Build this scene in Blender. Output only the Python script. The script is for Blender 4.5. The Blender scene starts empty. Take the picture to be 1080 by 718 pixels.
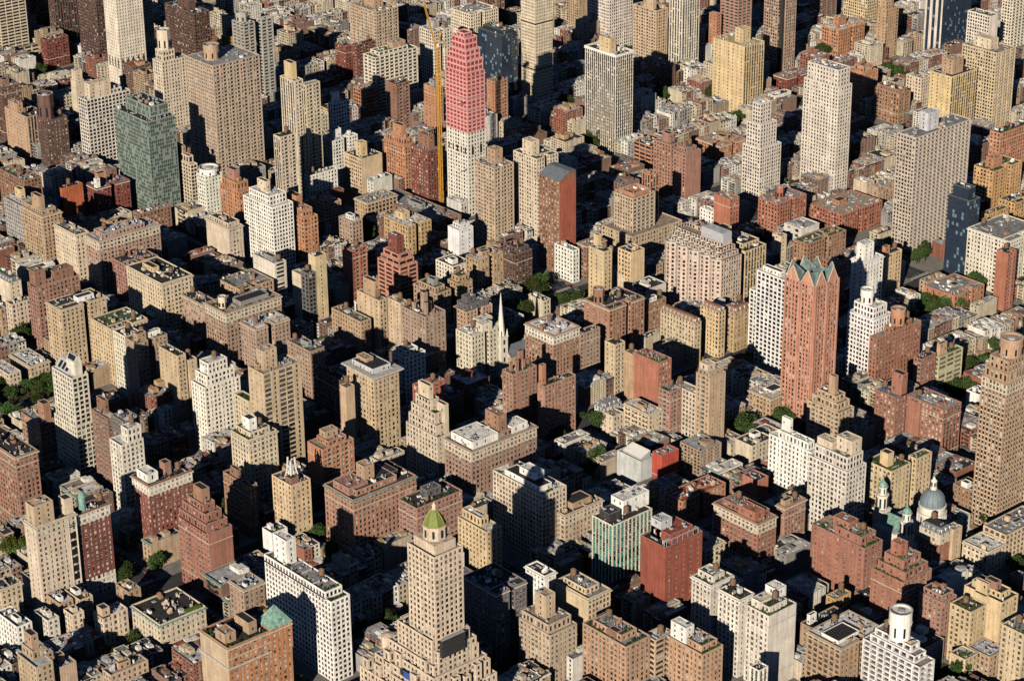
import bpy, math, random
import numpy as np
random.seed(7); rng = np.random.default_rng(11)
R_ = math.radians
scene = bpy.context.scene
# ------------------------------------------------------------------ camera, sky, sun, exposure
cd = bpy.data.cameras.new('camera'); cam = bpy.data.objects.new('camera', cd); scene.collection.objects.link(cam)
FPX, PIT, ROL, YAW = 2510.09, R_(24.21574), R_(-.57155), R_(-49.2899)
CP = np.array([790.35, -615.86, 686.68])
FW = np.array([math.sin(YAW)*math.cos(PIT), math.cos(YAW)*math.cos(PIT), -math.sin(PIT)])
R0 = np.array([math.cos(YAW), -math.sin(YAW), 0]); U0 = np.cross(R0, FW)
RT = R0*math.cos(ROL)+U0*math.sin(ROL); UP = -R0*math.sin(ROL)+U0*math.cos(ROL)
from mathutils import Matrix
cam.matrix_world = Matrix(((RT[0], UP[0], -FW[0], CP[0]), (RT[1], UP[1], -FW[1], CP[1]), (RT[2], UP[2], -FW[2], CP[2]), (0, 0, 0, 1)))
cd.sensor_width = 36; cd.lens = FPX/1080*36; cd.clip_start = 5; cd.clip_end = 20000
scene.camera = cam
SUN_EL, SUN_HEAD = R_(20.5), R_(-33.6)          # heading the light travels towards, clockwise from +y
world = bpy.data.worlds.new('World'); scene.world = world; world.use_nodes = True
wn = world.node_tree; sky = wn.nodes.new('ShaderNodeTexSky'); sky.sky_type = 'NISHITA'; sky.sun_disc = False
sky.sun_elevation = SUN_EL; sky.sun_rotation = SUN_HEAD+math.pi; sky.air_density = .4; sky.dust_density = .1; sky.ozone_density = 3.0
bg = wn.nodes['Background']; bg.inputs[1].default_value = 0.05; wn.links.new(sky.outputs[0], bg.inputs[0])
sl = bpy.data.lights.new('sun', 'SUN'); sl.energy = 5.0; sl.angle = R_(.5); sl.color = (1, .885, .73)
so = bpy.data.objects.new('sun', sl); scene.collection.objects.link(so)
so.rotation_euler = (R_(90)-SUN_EL, 0, -SUN_HEAD)
vs = scene.view_settings; vs.view_transform = 'Standard'; vs.look = 'None'; vs.gamma = 1; vs.exposure = 0.28
scene.cycles.max_bounces = 3; scene.cycles.diffuse_bounces = 0; scene.cycles.glossy_bounces = 2
def w2p(x, y, z):
    d = np.array([x, y, z])-CP
    return 540+FPX*(d@RT)/(d@FW), 359-FPX*(d@UP)/(d@FW)
# ------------------------------------------------------------------ materials
MATS = {}
def nodes(name):
    m = bpy.data.materials.new(name); m.use_nodes = True; nt = m.node_tree
    return m, nt, nt.nodes['Principled BSDF']
def N(nt, t, **k):
    n = nt.nodes.new(t)
    for a, b in k.items():
        if a.startswith('i_'): n.inputs[a[2:]].default_value = b
        else: setattr(n, a, b)
    return n
def tinted(name, src, rough, lo, hi, scale, streak=0, fine=0, spec=.25):
    """colour of the object (or of the 'tint' attribute) x patches of wear and fine grain"""
    m, nt, b = nodes(name)
    if src == 'obj': c = N(nt, 'ShaderNodeObjectInfo').outputs['Color']
    elif src == 'attr': c = N(nt, 'ShaderNodeAttribute', attribute_name='tint').outputs['Color']
    else:
        r = N(nt, 'ShaderNodeRGB'); r.outputs[0].default_value = (*src, 1); c = r.outputs[0]
    g = N(nt, 'ShaderNodeNewGeometry')
    n1 = N(nt, 'ShaderNodeTexNoise', i_Scale=scale, i_Detail=3.0, i_Roughness=.65)
    nt.links.new(g.outputs['Position'], n1.inputs['Vector'])
    mr = N(nt, 'ShaderNodeMapRange'); mr.inputs[1].default_value = .3; mr.inputs[2].default_value = .7
    mr.inputs[3].default_value = lo; mr.inputs[4].default_value = hi
    nt.links.new(n1.outputs['Fac'], mr.inputs[0]); fac = mr.outputs[0]
    if streak:
        mp = N(nt, 'ShaderNodeMapping'); mp.inputs['Scale'].default_value = (.9, .9, .045)
        nt.links.new(g.outputs['Position'], mp.inputs['Vector'])
        n2 = N(nt, 'ShaderNodeTexNoise', i_Scale=1.0, i_Detail=2.0); nt.links.new(mp.outputs[0], n2.inputs['Vector'])
        r2 = N(nt, 'ShaderNodeMapRange'); r2.inputs[1].default_value = .35; r2.inputs[2].default_value = .65
        r2.inputs[3].default_value = 1-streak; r2.inputs[4].default_value = 1+streak*.4
        nt.links.new(n2.outputs['Fac'], r2.inputs[0])
        mu = N(nt, 'ShaderNodeMath', operation='MULTIPLY'); nt.links.new(fac, mu.inputs[0]); nt.links.new(r2.outputs[0], mu.inputs[1]); fac = mu.outputs[0]
    if fine:
        n3 = N(nt, 'ShaderNodeTexNoise', i_Scale=1.6, i_Detail=1.0); nt.links.new(g.outputs['Position'], n3.inputs['Vector'])
        r3 = N(nt, 'ShaderNodeMapRange'); r3.inputs[1].default_value = .3; r3.inputs[2].default_value = .7
        r3.inputs[3].default_value = 1-fine; r3.inputs[4].default_value = 1+fine
        nt.links.new(n3.outputs['Fac'], r3.inputs[0])
        mu = N(nt, 'ShaderNodeMath', operation='MULTIPLY'); nt.links.new(fac, mu.inputs[0]); nt.links.new(r3.outputs[0], mu.inputs[1]); fac = mu.outputs[0]
    vm = N(nt, 'ShaderNodeVectorMath', operation='SCALE'); nt.links.new(c, vm.inputs[0]); nt.links.new(fac, vm.inputs['Scale'])
    nt.links.new(vm.outputs[0], b.inputs['Base Color'])
    b.inputs['Roughness'].default_value = rough; b.inputs['Specular IOR Level'].default_value = spec
    MATS[name] = m; return m
tinted('wall', 'obj', .9, .82, 1.14, .13, .2, .12); tinted('wall_a', 'attr', .9, .78, 1.12, .13, .26, .12)
tinted('roof', 'obj', .85, .5, 1.35, .3, 0, .3); tinted('roof_a', 'attr', .85, .5, 1.35, .3, 0, .3)
tinted('trim', (.56, .49, .38), .85, .85, 1.1, .3, .1)
tinted('coping', (.50, .48, .44), .8, .7, 1.15, .4)
tinted('white', (.76, .74, .70), .7, .85, 1.05, .5)
tinted('dark', (.035, .033, .033), .6, .7, 1.3, .5)
tinted('metal', (.42, .43, .45), .45, .8, 1.1, .6)
tinted('copper', (.22, .38, .32), .8, .6, 1.2, .5, .3)
tinted('slate', (.13, .15, .17), .7, .75, 1.2, .4)
tinted('wood', (.20, .12, .07), .9, .7, 1.2, .8)
tinted('bark', (.07, .05, .035), .95, .7, 1.2, .8)
tinted('netting', (.33, .04, .042), .9, .6, 1.25, .35, .1, .2)
tinted('netting_pale', (.60, .33, .31), .9, .8, 1.1, .35)
tinted('limestone', (.68, .64, .56), .85, .88, 1.06, .2, .1)
tinted('crane', (.58, .31, .05), .5, .85, 1.1, .5)
tinted('pavement', (.24, .23, .21), .95, .75, 1.15, .15, 0, .1)
tinted('asphalt', (.05, .05, .052), .95, .7, 1.3, .1, 0, .15)
tinted('soil', (.055, .055, .035), .95, .6, 1.4, .2, 0, .2)
tinted('lime', (.15, .20, .045), .6, .85, 1.1, .5)
tinted('dullcopper', (.16, .22, .21), .8, .6, 1.25, .4, .3)
tinted('zinc', (.17, .22, .235), .6, .85, 1.1, .3)
tinted('paint_y', (.42, .36, .12), .8, .85, 1.1, .3)
tinted('navy', (.028,.035,.05), .4, .8, 1.2, .3)
tinted('blue', (.04, .09, .35), .7, .85, 1.1, .3)
tinted('redp', (.5, .05, .03), .7, .85, 1.1, .3)
def glass(name, col, rough=.18, spec=.6):
    m, nt, b = nodes(name)
    g = N(nt, 'ShaderNodeNewGeometry'); n = N(nt, 'ShaderNodeTexNoise', i_Scale=.31, i_Detail=1.0)
    nt.links.new(g.outputs['Position'], n.inputs['Vector'])
    cr = N(nt, 'ShaderNodeMix', data_type='RGBA'); cr.inputs[6].default_value = (*[c*.55 for c in col], 1); cr.inputs[7].default_value = (*[min(1, c*1.5) for c in col], 1)
    nt.links.new(n.outputs['Fac'], cr.inputs[0]); nt.links.new(cr.outputs[2], b.inputs['Base Color'])
    b.inputs['Roughness'].default_value = rough; b.inputs['Specular IOR Level'].default_value = spec; MATS[name] = m
glass('glass_dark', (.014, .015, .018)); glass('glass_mid', (.10, .095, .085), .4); glass('glass_light', (.45, .42, .36), .6, .3)
glass('glass_green', (.05, .075, .063), .15, .9); glass('glass_green2', (.20, .25, .22), .2, .8); glass('glass_blue', (.022, .035, .06), .12, .9); glass('glass_blue2', (.14, .22, .27), .2, .9)
glass('glass_teal', (.04, .20, .16), .2, .8)
def leafmat(name, c1, c2):
    m, nt, b = nodes(name)
    g = N(nt, 'ShaderNodeNewGeometry'); n = N(nt, 'ShaderNodeTexNoise', i_Scale=.5, i_Detail=2.0); nt.links.new(g.outputs['Position'], n.inputs['Vector'])
    r = N(nt, 'ShaderNodeMapRange'); r.inputs[1].default_value = .35; r.inputs[2].default_value = .65; nt.links.new(n.outputs['Fac'], r.inputs[0])
    mx = N(nt, 'ShaderNodeMix', data_type='RGBA'); mx.inputs[6].default_value = (*c1, 1); mx.inputs[7].default_value = (*c2, 1)
    nt.links.new(r.outputs[0], mx.inputs[0]); oi = N(nt, 'ShaderNodeObjectInfo'); hs = N(nt, 'ShaderNodeHueSaturation')
    r2 = N(nt, 'ShaderNodeMapRange'); r2.inputs[3].default_value = .46; r2.inputs[4].default_value = .52; nt.links.new(oi.outputs['Random'], r2.inputs[0]); nt.links.new(r2.outputs[0], hs.inputs['Hue'])
    r3 = N(nt, 'ShaderNodeMapRange'); r3.inputs[3].default_value = .7; r3.inputs[4].default_value = 1.5; nt.links.new(oi.outputs['Random'], r3.inputs[0]); nt.links.new(r3.outputs[0], hs.inputs['Value'])
    nt.links.new(mx.outputs[2], hs.inputs['Color']); nt.links.new(hs.outputs[0], b.inputs['Base Color'])
    b.inputs['Roughness'].default_value = .8; b.inputs['Specular IOR Level'].default_value = .1; MATS[name] = m
leafmat('leaf', (.020, .042, .012), (.052, .085, .024)); leafmat('leaf_bright', (.045, .085, .014), (.10, .14, .028))
PAL = dict(cream=(.61,.51,.38), ivory=(.67,.61,.51), white=(.78,.76,.71), tan=(.42,.29,.19), tan2=(.49,.375,.26), yel=(.60,.46,.27), yel2=(.56,.44,.28),
 yelo=(.50,.32,.11), yelor=(.50,.31,.14), yelbr=(.46,.33,.18), yelgr=(.46,.42,.27), org=(.43,.215,.125), org2=(.43,.20,.10), redo=(.36,.15,.10), redo2=(.32,.15,.105),
 redo3=(.29,.085,.06), red=(.20,.065,.05), dred=(.19,.068,.053), gabo=(.52,.265,.18), redb=(.42,.08,.055), redw=(.42,.13,.09), redw2=(.23,.08,.06), brn=(.26,.145,.10), brn2=(.33,.19,.125),
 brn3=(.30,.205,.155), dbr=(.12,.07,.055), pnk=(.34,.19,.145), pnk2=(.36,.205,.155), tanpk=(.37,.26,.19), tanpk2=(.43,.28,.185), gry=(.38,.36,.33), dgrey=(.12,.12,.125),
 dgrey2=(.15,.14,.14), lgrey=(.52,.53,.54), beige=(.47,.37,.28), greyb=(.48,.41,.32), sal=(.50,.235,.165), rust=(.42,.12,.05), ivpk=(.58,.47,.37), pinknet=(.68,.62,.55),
 glassg=(.25,.29,.26), glassd=(.05,.055,.06), glassb=(.05,.07,.10), copper=(.22,.42,.34))
ROOF = dict(grey=(.27,.27,.27), dark=(.045,.043,.045), white=(.68,.67,.64), tan=(.33,.27,.21), lgrey=(.46,.48,.50), green=(.08,.11,.05), brn=(.16,.09,.07), brnr=(.13,.085,.07),
 blue=(.20,.24,.36), org=(.42,.19,.09), cream=(.5,.45,.36), yel=(.45,.36,.2), rustr=(.30,.08,.05), pinknet=(.7,.3,.28))
# ------------------------------------------------------------------ mesh builder: quads only, one mesh object per part
class MB:
    def __init__(s): s.q = []; s.m = []; s.names = []
    def mi(s, name):
        if name not in s.names: s.names.append(name)
        return s.names.index(name)
    def quads(s, a, mat):                       # a: (n,4,3)
        a = np.asarray(a, float).reshape(-1, 4, 3)
        if len(a): s.q.append(a); s.m.append(np.full(len(a), s.mi(mat) if isinstance(mat, str) else 0))
        return s
    def quadsm(s, a, idx, mats):                # per-face material from a list
        a = np.asarray(a, float).reshape(-1, 4, 3)
        if len(a): s.q.append(a); s.m.append(np.array([s.mi(x) for x in mats])[idx])
    def box(s, x0, x1, y0, y1, z0, z1, mat, top=None, bottom=False):
        c = np.array([[x0,y0],[x1,y0],[x1,y1],[x0,y1]])
        f = []
        for i in range(4):
            a, b = c[i], c[(i+1) % 4]; f.append([[*a,z0],[*b,z0],[*b,z1],[*a,z1]])
        s.quads(f, mat)
        s.quads([[[x0,y0,z1],[x1,y0,z1],[x1,y1,z1],[x0,y1,z1]]], top or mat)
        if bottom: s.quads([[[x0,y1,z0],[x1,y1,z0],[x1,y0,z0],[x0,y0,z0]]], mat)
        return s
    def ring(s, x0, x1, y0, y1, z0, z1, t, mat, top=None):     # four walls butted end to end
        s.box(x0,x1,y0,y0+t,z0,z1,mat,top); s.box(x0,x1,y1-t,y1,z0,z1,mat,top)
        s.box(x0,x0+t,y0+t,y1-t,z0,z1,mat,top); s.box(x1-t,x1,y0+t,y1-t,z0,z1,mat,top); return s
    def lathe(s, cx, cy, prof, n, mat, sx=1, sy=1, a0=0):
        a = np.linspace(0, 2*np.pi, n+1)+a0; ca, sa = np.cos(a)*sx, np.sin(a)*sy
        for (r0, z0), (r1, z1) in zip(prof[:-1], prof[1:]):
            q = np.zeros((n, 4, 3))
            for k, (aa, r, z) in enumerate(((0,r0,z0),(1,r0,z0),(1,r1,z1),(0,r1,z1))):
                q[:,k,0] = cx+r*ca[aa:n+aa]; q[:,k,1] = cy+r*sa[aa:n+aa]; q[:,k,2] = z
            s.quads(q, mat)
        return s
    def beam(s, p, q, t, mat, t2=None):
        p, q = np.array(p, float), np.array(q, float); d = q-p; L = np.linalg.norm(d); d /= L
        up = np.array([0,0,1.]) if abs(d[2]) < .9 else np.array([1.,0,0]); a = np.cross(d, up); a /= np.linalg.norm(a); b = np.cross(a, d)
        t2 = t2 or t; o = [(-1,-1),(1,-1),(1,1),(-1,1)]
        P = [p+a*t/2*i+b*t/2*j for i, j in o]; Q = [q+a*t2/2*i+b*t2/2*j for i, j in o]
        s.quads([[P[i],P[(i+1)%4],Q[(i+1)%4],Q[i]] for i in range(4)], mat); s.quads([[Q[0],Q[1],Q[2],Q[3]],[P[3],P[2],P[1],P[0]]], mat); return s
    def mesh(s, name):
        me = bpy.data.meshes.new(name)
        if not s.q: return me
        v = np.concatenate(s.q).reshape(-1, 3).astype(np.float32); n = len(v)//4
        me.vertices.add(len(v)); me.vertices.foreach_set('co', v.ravel())
        me.loops.add(len(v)); me.loops.foreach_set('vertex_index', np.arange(len(v), dtype=np.int32))
        me.polygons.add(n); me.polygons.foreach_set('loop_start', np.arange(0, len(v), 4, dtype=np.int32))
        me.polygons.foreach_set('loop_total', np.full(n, 4, dtype=np.int32))
        me.polygons.foreach_set('material_index', np.concatenate(s.m).astype(np.int32))
        for k in s.names: me.materials.append(MATS[k])
        me.update(calc_edges=True); return me
    def build(s, name, parent=None, col=None, loc=None):
        o = bpy.data.objects.new(name, s.mesh(name)); scene.collection.objects.link(o)
        if parent: o.parent = parent
        if col is not None: o.color = (*col, 1)
        if loc is not None: o.location = loc
        return o
def inst(me, name, parent, loc, col=None, rz=0, sc=None):
    o = bpy.data.objects.new(name, me); scene.collection.objects.link(o); o.parent = parent; o.location = loc
    if rz: o.rotation_euler[2] = rz
    if col is not None: o.color = (*col, 1)
    if sc is not None: o.scale = sc
    return o
def empty(name, loc):
    o = bpy.data.objects.new(name, None); scene.collection.objects.link(o); o.location = loc; o.empty_display_size = 2; return o
def struct(o): o['kind'] = 'structure'; return o
THINGS = []                 # (object, description, category, group, x, y, z of its visual middle) -> labels at the end
def thing(o, desc, cat, group, p, ref=None): THINGS.append([o, desc, cat, group, p, ref]); return o
# ------------------------------------------------------------------ facades: real recessed openings
# style: (spacing, opening width, sill, head, depth, kind, chance light, chance mid)
ST = dict(pre=(3.05,1.5,.8,2.7,.3,'w',.07,.12), wht=(3.0,1.35,.9,2.6,.25,'w',.5,.2), grid=(2.75,1.8,.7,2.7,.35,'w',.06,.10), sparse=(5.6,1.2,1.,2.5,.3,'w',.08,.2),
 band=(7.5,6.9,1.2,2.95,.5,'w',.02,.08), bandw=(5.2,4.6,1.05,2.98,1.3,'b',.1,.2), bandp=(5.4,4.8,.6,2.75,.5,'w',.0,.08), vs=(3.1,1.75,.9,3.05,.35,'v',.08,.15),
 vsb=(2.55,1.8,.9,3.05,.4,'v',.06,.12), vsw=(6.4,3.6,.3,3.05,.4,'v',.0,.05), vsg=(2.9,2.05,.5,3.05,.3,'v',0,0), balc=(3.3,1.5,.95,2.6,.3,'x',.12,.2), mixb=(2.9,1.5,.95,2.55,.3,'x',.10,.2),
 balcw=(4.6,3.9,1.0,2.95,1.4,'b',.15,.2), frame=(3.6,2.7,.7,2.85,.5,'w',.03,.08), arch=(2.7,1.15,.8,2.5,.4,'w',.05,.12), glass=(1.9,1.65,.45,2.95,.12,'g',0,0), glassd=(2.2,1.9,.4,2.95,.12,'g',0,0),
 dia=(1.95,1.15,.8,2.45,.35,'w',.05,.2), pinkg=(4.1,3.2,.75,2.75,.25,'n',0,0), rib=(2.6,1.45,1.0,3.05,.35,'v',.1,.25), gab=(2.7,1.4,1.0,3.05,.3,'v',.15,.25), vsd=(3.2,1.3,.95,2.6,.3,'w',.1,.1))
PATS = [(1,1,.62,1),(1.15,.62,1.15),(1,1.25,1,.6,1),(1,),(.8,1.3),(1.3,.7,.7),(1,1,1.3)]
def columns(style, W):
    if style == 'blank' or W < 2.6: return []
    sp, ow, si, he, de, kd, pl, pm = ST[style]
    n = max(1, int(round((W-.8)/sp))); s = (W-.8)/n; out = []; pat = PATS[random.randrange(len(PATS))]
    for i in range(n):
        c = .4+s*(i+.5); w = min(ow, s*.92); k = kd
        if kd == 'x':
            per = 2 if style == 'balc' else 3
            if i % per == per-1: out.append((c-s*.46, c+s*.46, 'b', .95, 2.95, 1.3)); continue
            k = 'w'
        if style in ('pre','wht','grid','mixb','gab','rib','vs') and n > 3:
            q = pat[min(i, n-1-i) % len(pat)]; w *= q if style in ('pre','wht') else (1+q)/2
        if style == 'sparse' and i % 3 == 2: w = .8
        if style == 'bandp' and i % 3 == 1: w = 1.7
        out.append((c-w/2, c+w/2, k, si, he, de))
    return out
def facade(mb, o, u, nrm, W, z0, z1, style, wall='wall', fh=3.05, split=None, base=None, top=None):
    """one wall face; o = lower corner (x,y), u = direction along it, nrm = outward normal"""
    o = np.array([o[0], o[1], 0.]); u = np.array([u[0], u[1], 0.]); nr = np.array([nrm[0], nrm[1], 0.])
    H = z1-z0
    def rect(u0, u1, za, zb, d=0):              # arrays broadcast -> (n,4,3)
        u0, u1, za, zb = np.broadcast_arrays(*[np.atleast_1d(np.asarray(t, float)) for t in (u0, u1, za, zb)])
        q = np.zeros((len(u0), 4, 3))
        for k, (a, b) in enumerate(((u0,za),(u1,za),(u1,zb),(u0,zb))):
            q[:,k,:] = o+u*a[:,None]-nr*d; q[:,k,2] = b
        return q
    if style == 'glassd': wall = 'navy'
    cols = columns(style, W); nf = max(1, int(H/fh)); f = H/nf
    if not cols: mb.quads(rect(0, W, z0, z1), wall); return
    prev = 0
    def strip(a, b):                            # plain strip, split where base/top stone changes
        segs = [(z0, z1, wall)]
        if base: segs = [(z0, z0+base[0]*f, base[1]), (z0+base[0]*f, z1, wall)]
        if top: x = segs.pop(); segs += [(x[0], z1-top[0]*f, wall), (z1-top[0]*f, z1, top[1])]
        for za, zb, m in segs:
            if zb > za+.01: mb.quads(rect(a, b, za, zb), m)
    zf = z0+np.arange(nf)*f
    wm = np.array([0]*nf); wn_ = [wall]
    if base: wn_.append(base[1]); wm[:base[0]] = len(wn_)-1
    if top: wn_.append(top[1]); wm[nf-top[0]:] = len(wn_)-1
    sp = ST[style]; pl, pm = sp[6], sp[7]
    for (a, b, k, si, he, de) in cols:
        strip(prev, a); prev = b
        za = zf+si*f/3.05; zb = zf+min(he, 3.05)*f/3.05
        if style in ('vs','vsb','vsw','vsg','rib','gab'): zb = zf+f
        if k != 'v':
            lo = np.concatenate([[z0], zb]); hi = np.concatenate([za, [z1]])
            mats = np.concatenate([wm, wm[-1:]])
            mb.quadsm(rect(a, b, lo, hi), mats, wn_) if k != 'g' else mb.quads(rect(a, b, lo, hi), wall)
            c0, c1 = za, zb
        else:
            mb.quads(rect(a, b, zf, za, .12), {'rib':'trim','gab':'wall','vsg':'glass_teal','vsw':'glass_blue'}.get(style, 'dark'))
            c0, c1 = za, zb
        r = rng.random(nf); idx = np.where(r < pl, 2, np.where(r < pl+pm, 1, 0)); gm = ['glass_dark','glass_mid','glass_light']
        if k == 'b': idx = np.where(r < .18, 1, 0); gm = ['glass_dark','glass_mid','glass_light']
        if style == 'glass': gm = ['glass_green','glass_green2']; idx = (r < .3).astype(int)
        if style == 'glassd': gm = ['glass_blue','glass_blue2']; idx = (r < .14).astype(int)
        if style == 'vsg': gm = ['glass_teal','glass_dark']; idx = (r < .4).astype(int)
        if style == 'vsw': gm = ['glass_blue','glass_blue2']; idx = (r < .1).astype(int)
        if k == 'n': gm = ['netting','netting']; idx = idx*0
        if split is not None and k in 'wv':
            for j in range(nf): split.append((o+u*(a+b)/2-nr*de, u, nr, b-a, c0[j], c1[j], gm[idx[j]]))
        else: mb.quadsm(rect(a, b, c0, c1, de), idx, gm)
        if k == 'w' and style in ('pre','wht','grid','sparse','mixb','balc','arch','dia','gab') or k == 'v' and style in ('vs','rib','gab','vsb'):
            rs = rng.random(nf); sh_ = np.nonzero(rs < .38)[0]         # drawn shades
            if len(sh_) and split is None: mb.quadsm(rect(a+.03, b-.03, c1[sh_]-(c1-c0)[sh_]*(.25+.9*rs[sh_]), c1[sh_]-.02, de-.03), (rs[sh_] < .2).astype(int), ['glass_mid','glass_light'])
            acs = np.nonzero((rs > .9) & (b-a > .8))[0]
            for j in acs[:8]:
                m_ = (a+b)/2; p0 = o+u*m_-nr*de; dd_ = de+.28
                for (ua,ub,za_,zb_,da,db) in ((-.32,.32,c0[j]+.03,c0[j]+.48,de-dd_,0),): mb.quads(rect(m_+ua, m_+ub, za_, zb_, -.28), 'metal'); T_ = [o+u*(m_+ua)+nr*.28, o+u*(m_+ub)+nr*.28, o+u*(m_+ub)-nr*de, o+u*(m_+ua)-nr*de]; mb.quads([[[t[0],t[1],zb_] for t in T_]], 'metal')
        # reveals
        A0 = o+u*a; B0 = o+u*b
        def rv(P, Q, zp, zq, zr, zs):
            q = np.zeros((nf,4,3)); q[:,0,:] = P; q[:,1,:] = Q; q[:,2,:] = Q; q[:,3,:] = P
            q[:,0,2] = zp; q[:,1,2] = zq; q[:,2,2] = zr; q[:,3,2] = zs; return q
        mb.quads(rv(A0, A0-nr*de, c0, c0, c1, c1), wall); mb.quads(rv(B0-nr*de, B0, c0, c0, c1, c1), wall)
        if k != 'v':
            for zz, flip in ((c0, 0), (c1, 1)):
                q = np.zeros((nf,4,3)); P = [A0, B0, B0-nr*de, A0-nr*de]
                if flip: P = P[::-1]
                for i in range(4): q[:,i,:] = P[i]; q[:,i,2] = zz
                mb.quads(q, wall if k != 'b' else 'coping')
        if k == 'b': mb.quads(rect(a-.05, b+.05, zf+.02, zf+.24, -.10), 'coping')
    strip(prev, W)
def four(mb, x0, x1, y0, y1, z0, z1, sL, sR, wall='wall', split=None, base=None, top=None, back=True):
    facade(mb, (x0, y0), (1, 0), (0, -1), x1-x0, z0, z1, sL, wall, split=split, base=base, top=top)
    facade(mb, (x1, y0), (0, 1), (1, 0), y1-y0, z0, z1, sR, wall, split=split, base=base, top=top)
    bl = lambda s: s if back else 'blank'
    facade(mb, (x1, y1), (-1, 0), (0, 1), x1-x0, z0, z1, bl(sL), wall, base=base, top=top)
    facade(mb, (x0, y1), (0, -1), (-1, 0), y1-y0, z0, z1, bl(sR), wall, base=base, top=top)
# ------------------------------------------------------------------ shared small parts
def leafblob(n, rx, ry, rz, size, seed, lobes=6):
    r = np.random.default_rng(seed)
    cs = r.normal(size=(lobes,3))*[rx*.42, ry*.42, rz*.36]; cs[0] = 0; rad = r.uniform(.42,.68,lobes)
    k = r.integers(0, lobes, n); d = r.normal(size=(n,3)); d /= np.linalg.norm(d,axis=1)[:,None]
    p = cs[k]+d*(r.random(n)**.4)[:,None]*rad[k][:,None]*[rx,ry,rz]
    a = r.normal(size=(n,3)); a /= np.linalg.norm(a,axis=1)[:,None]; b = np.cross(a, r.normal(size=(n,3))); b /= np.linalg.norm(b,axis=1)[:,None]
    s = (size*r.uniform(.6,1.3,n))[:,None]
    return np.stack([p-a*s-b*s*.6, p+a*s-b*s*.6, p+a*s+b*s*.6, p-a*s+b*s*.6], 1)
ME = {}
def small(name, fn): mb = MB(); fn(mb); ME[name] = mb.mesh(name)
small('ac', lambda m: (m.box(-.9,.9,-.7,.7,.25,1.25,'metal'), m.box(-.7,.7,-.5,.5,0,.25,'dark'), m.lathe(0,0,[(.5,1.25),(.5,1.38),(.1,1.38)],8,'dark')))
small('ac2', lambda m: (m.box(-1.6,1.6,-.8,.8,.3,1.7,'white'), m.box(-1.4,-1.2,-.6,.6,0,.3,'dark'), m.box(1.2,1.4,-.6,.6,0,.3,'dark'), m.lathe(-.7,0,[(.5,1.7),(.5,1.85),(.1,1.85)],8,'dark'), m.lathe(.7,0,[(.5,1.7),(.5,1.85),(.1,1.85)],8,'dark')))
small('duct', lambda m: (m.box(-2.4,2.4,-.35,.35,.3,.95,'metal'), m.box(1.75,2.4,-.9,-.35,.3,1.6,'metal'), m.box(-2,-1.8,-.2,.2,0,.3,'dark'), m.box(1,1.2,-.2,.2,0,.3,'dark')))
small('vent', lambda m: m.lathe(0,0,[(.22,0),(.22,.9),(.38,.9),(.38,1.2),(.02,1.35)],7,'metal'))
small('skylight', lambda m: (m.box(-1.3,1.3,-.9,.9,0,.35,'white'), m.quads([[[-1.2,-.8,.36],[1.2,-.8,.36],[1.2,0,.85],[-1.2,0,.85]],[[1.2,.8,.36],[-1.2,.8,.36],[-1.2,0,.85],[1.2,0,.85]],[[-1.2,.8,.36],[-1.2,-.8,.36],[-1.2,0,.85],[-1.2,0,.85]],[[1.2,-.8,.36],[1.2,.8,.36],[1.2,0,.85],[1.2,0,.85]]],'glass_blue2')))
small('chimney', lambda m: (m.box(-.55,.55,-.35,.35,0,1.7,'wall'), m.box(-.65,.65,-.45,.45,1.7,1.85,'coping'), m.lathe(-.25,0,[(.13,1.85),(.13,2.2)],6,'dark'), m.lathe(.25,0,[(.13,1.85),(.13,2.2)],6,'dark')))
small('stairhead', lambda m: (m.box(-1.5,1.5,-1.2,1.2,0,2.5,'wall'), m.box(-1.65,1.65,-1.35,1.35,2.5,2.68,'roof'), m.box(1.5,1.54,-.5,.5,0,2.05,'dark')))
small('shed', lambda m: (m.quads([[[-1.4,-1,0],[1.4,-1,0],[1.4,-1,2.4],[-1.4,-1,.9]],[[1.4,1,0],[-1.4,1,0],[-1.4,1,.9],[1.4,1,2.4]],[[1.4,-1,0],[1.4,1,0],[1.4,1,2.4],[1.4,-1,2.4]],[[-1.4,1,0],[-1.4,-1,0],[-1.4,-1,.9],[-1.4,1,.9]]],'wall'), m.quads([[[-1.5,-1.1,.9],[1.5,-1.1,2.48],[1.5,1.1,2.48],[-1.5,1.1,.9]]],'roof')))
def _tank(m):
    for a, b in ((-1,-1),(1,-1),(1,1),(-1,1)): m.beam((a*1.3,b*1.3,0),(a*1.2,b*1.2,2.6),.22,'dark')
    m.beam((-1.3,-1.3,.3),(1.2,-1.2,2.4),.12,'dark'); m.beam((1.3,-1.3,.3),(1.2,1.2,2.4),.12,'dark')
    m.box(-1.5,1.5,-1.5,1.5,2.55,2.75,'dark'); m.lathe(0,0,[(1.75,2.75),(1.85,4.6),(1.75,6.1),(1.9,6.12),(.05,7.2)],14,'wood')
    for z in (3.3,4.1,4.9,5.6): m.lathe(0,0,[(1.87,z),(1.9,z+.03),(1.87,z+.1)],14,'dark')
small('tank', _tank)
for k in range(3): small('shrub%d'%k, lambda m, k=k: m.quads(leafblob(90,1.2,1.0,.8,.22,k+50,4)+[0,0,.7],'leaf_bright' if k==2 else 'leaf'))
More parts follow.
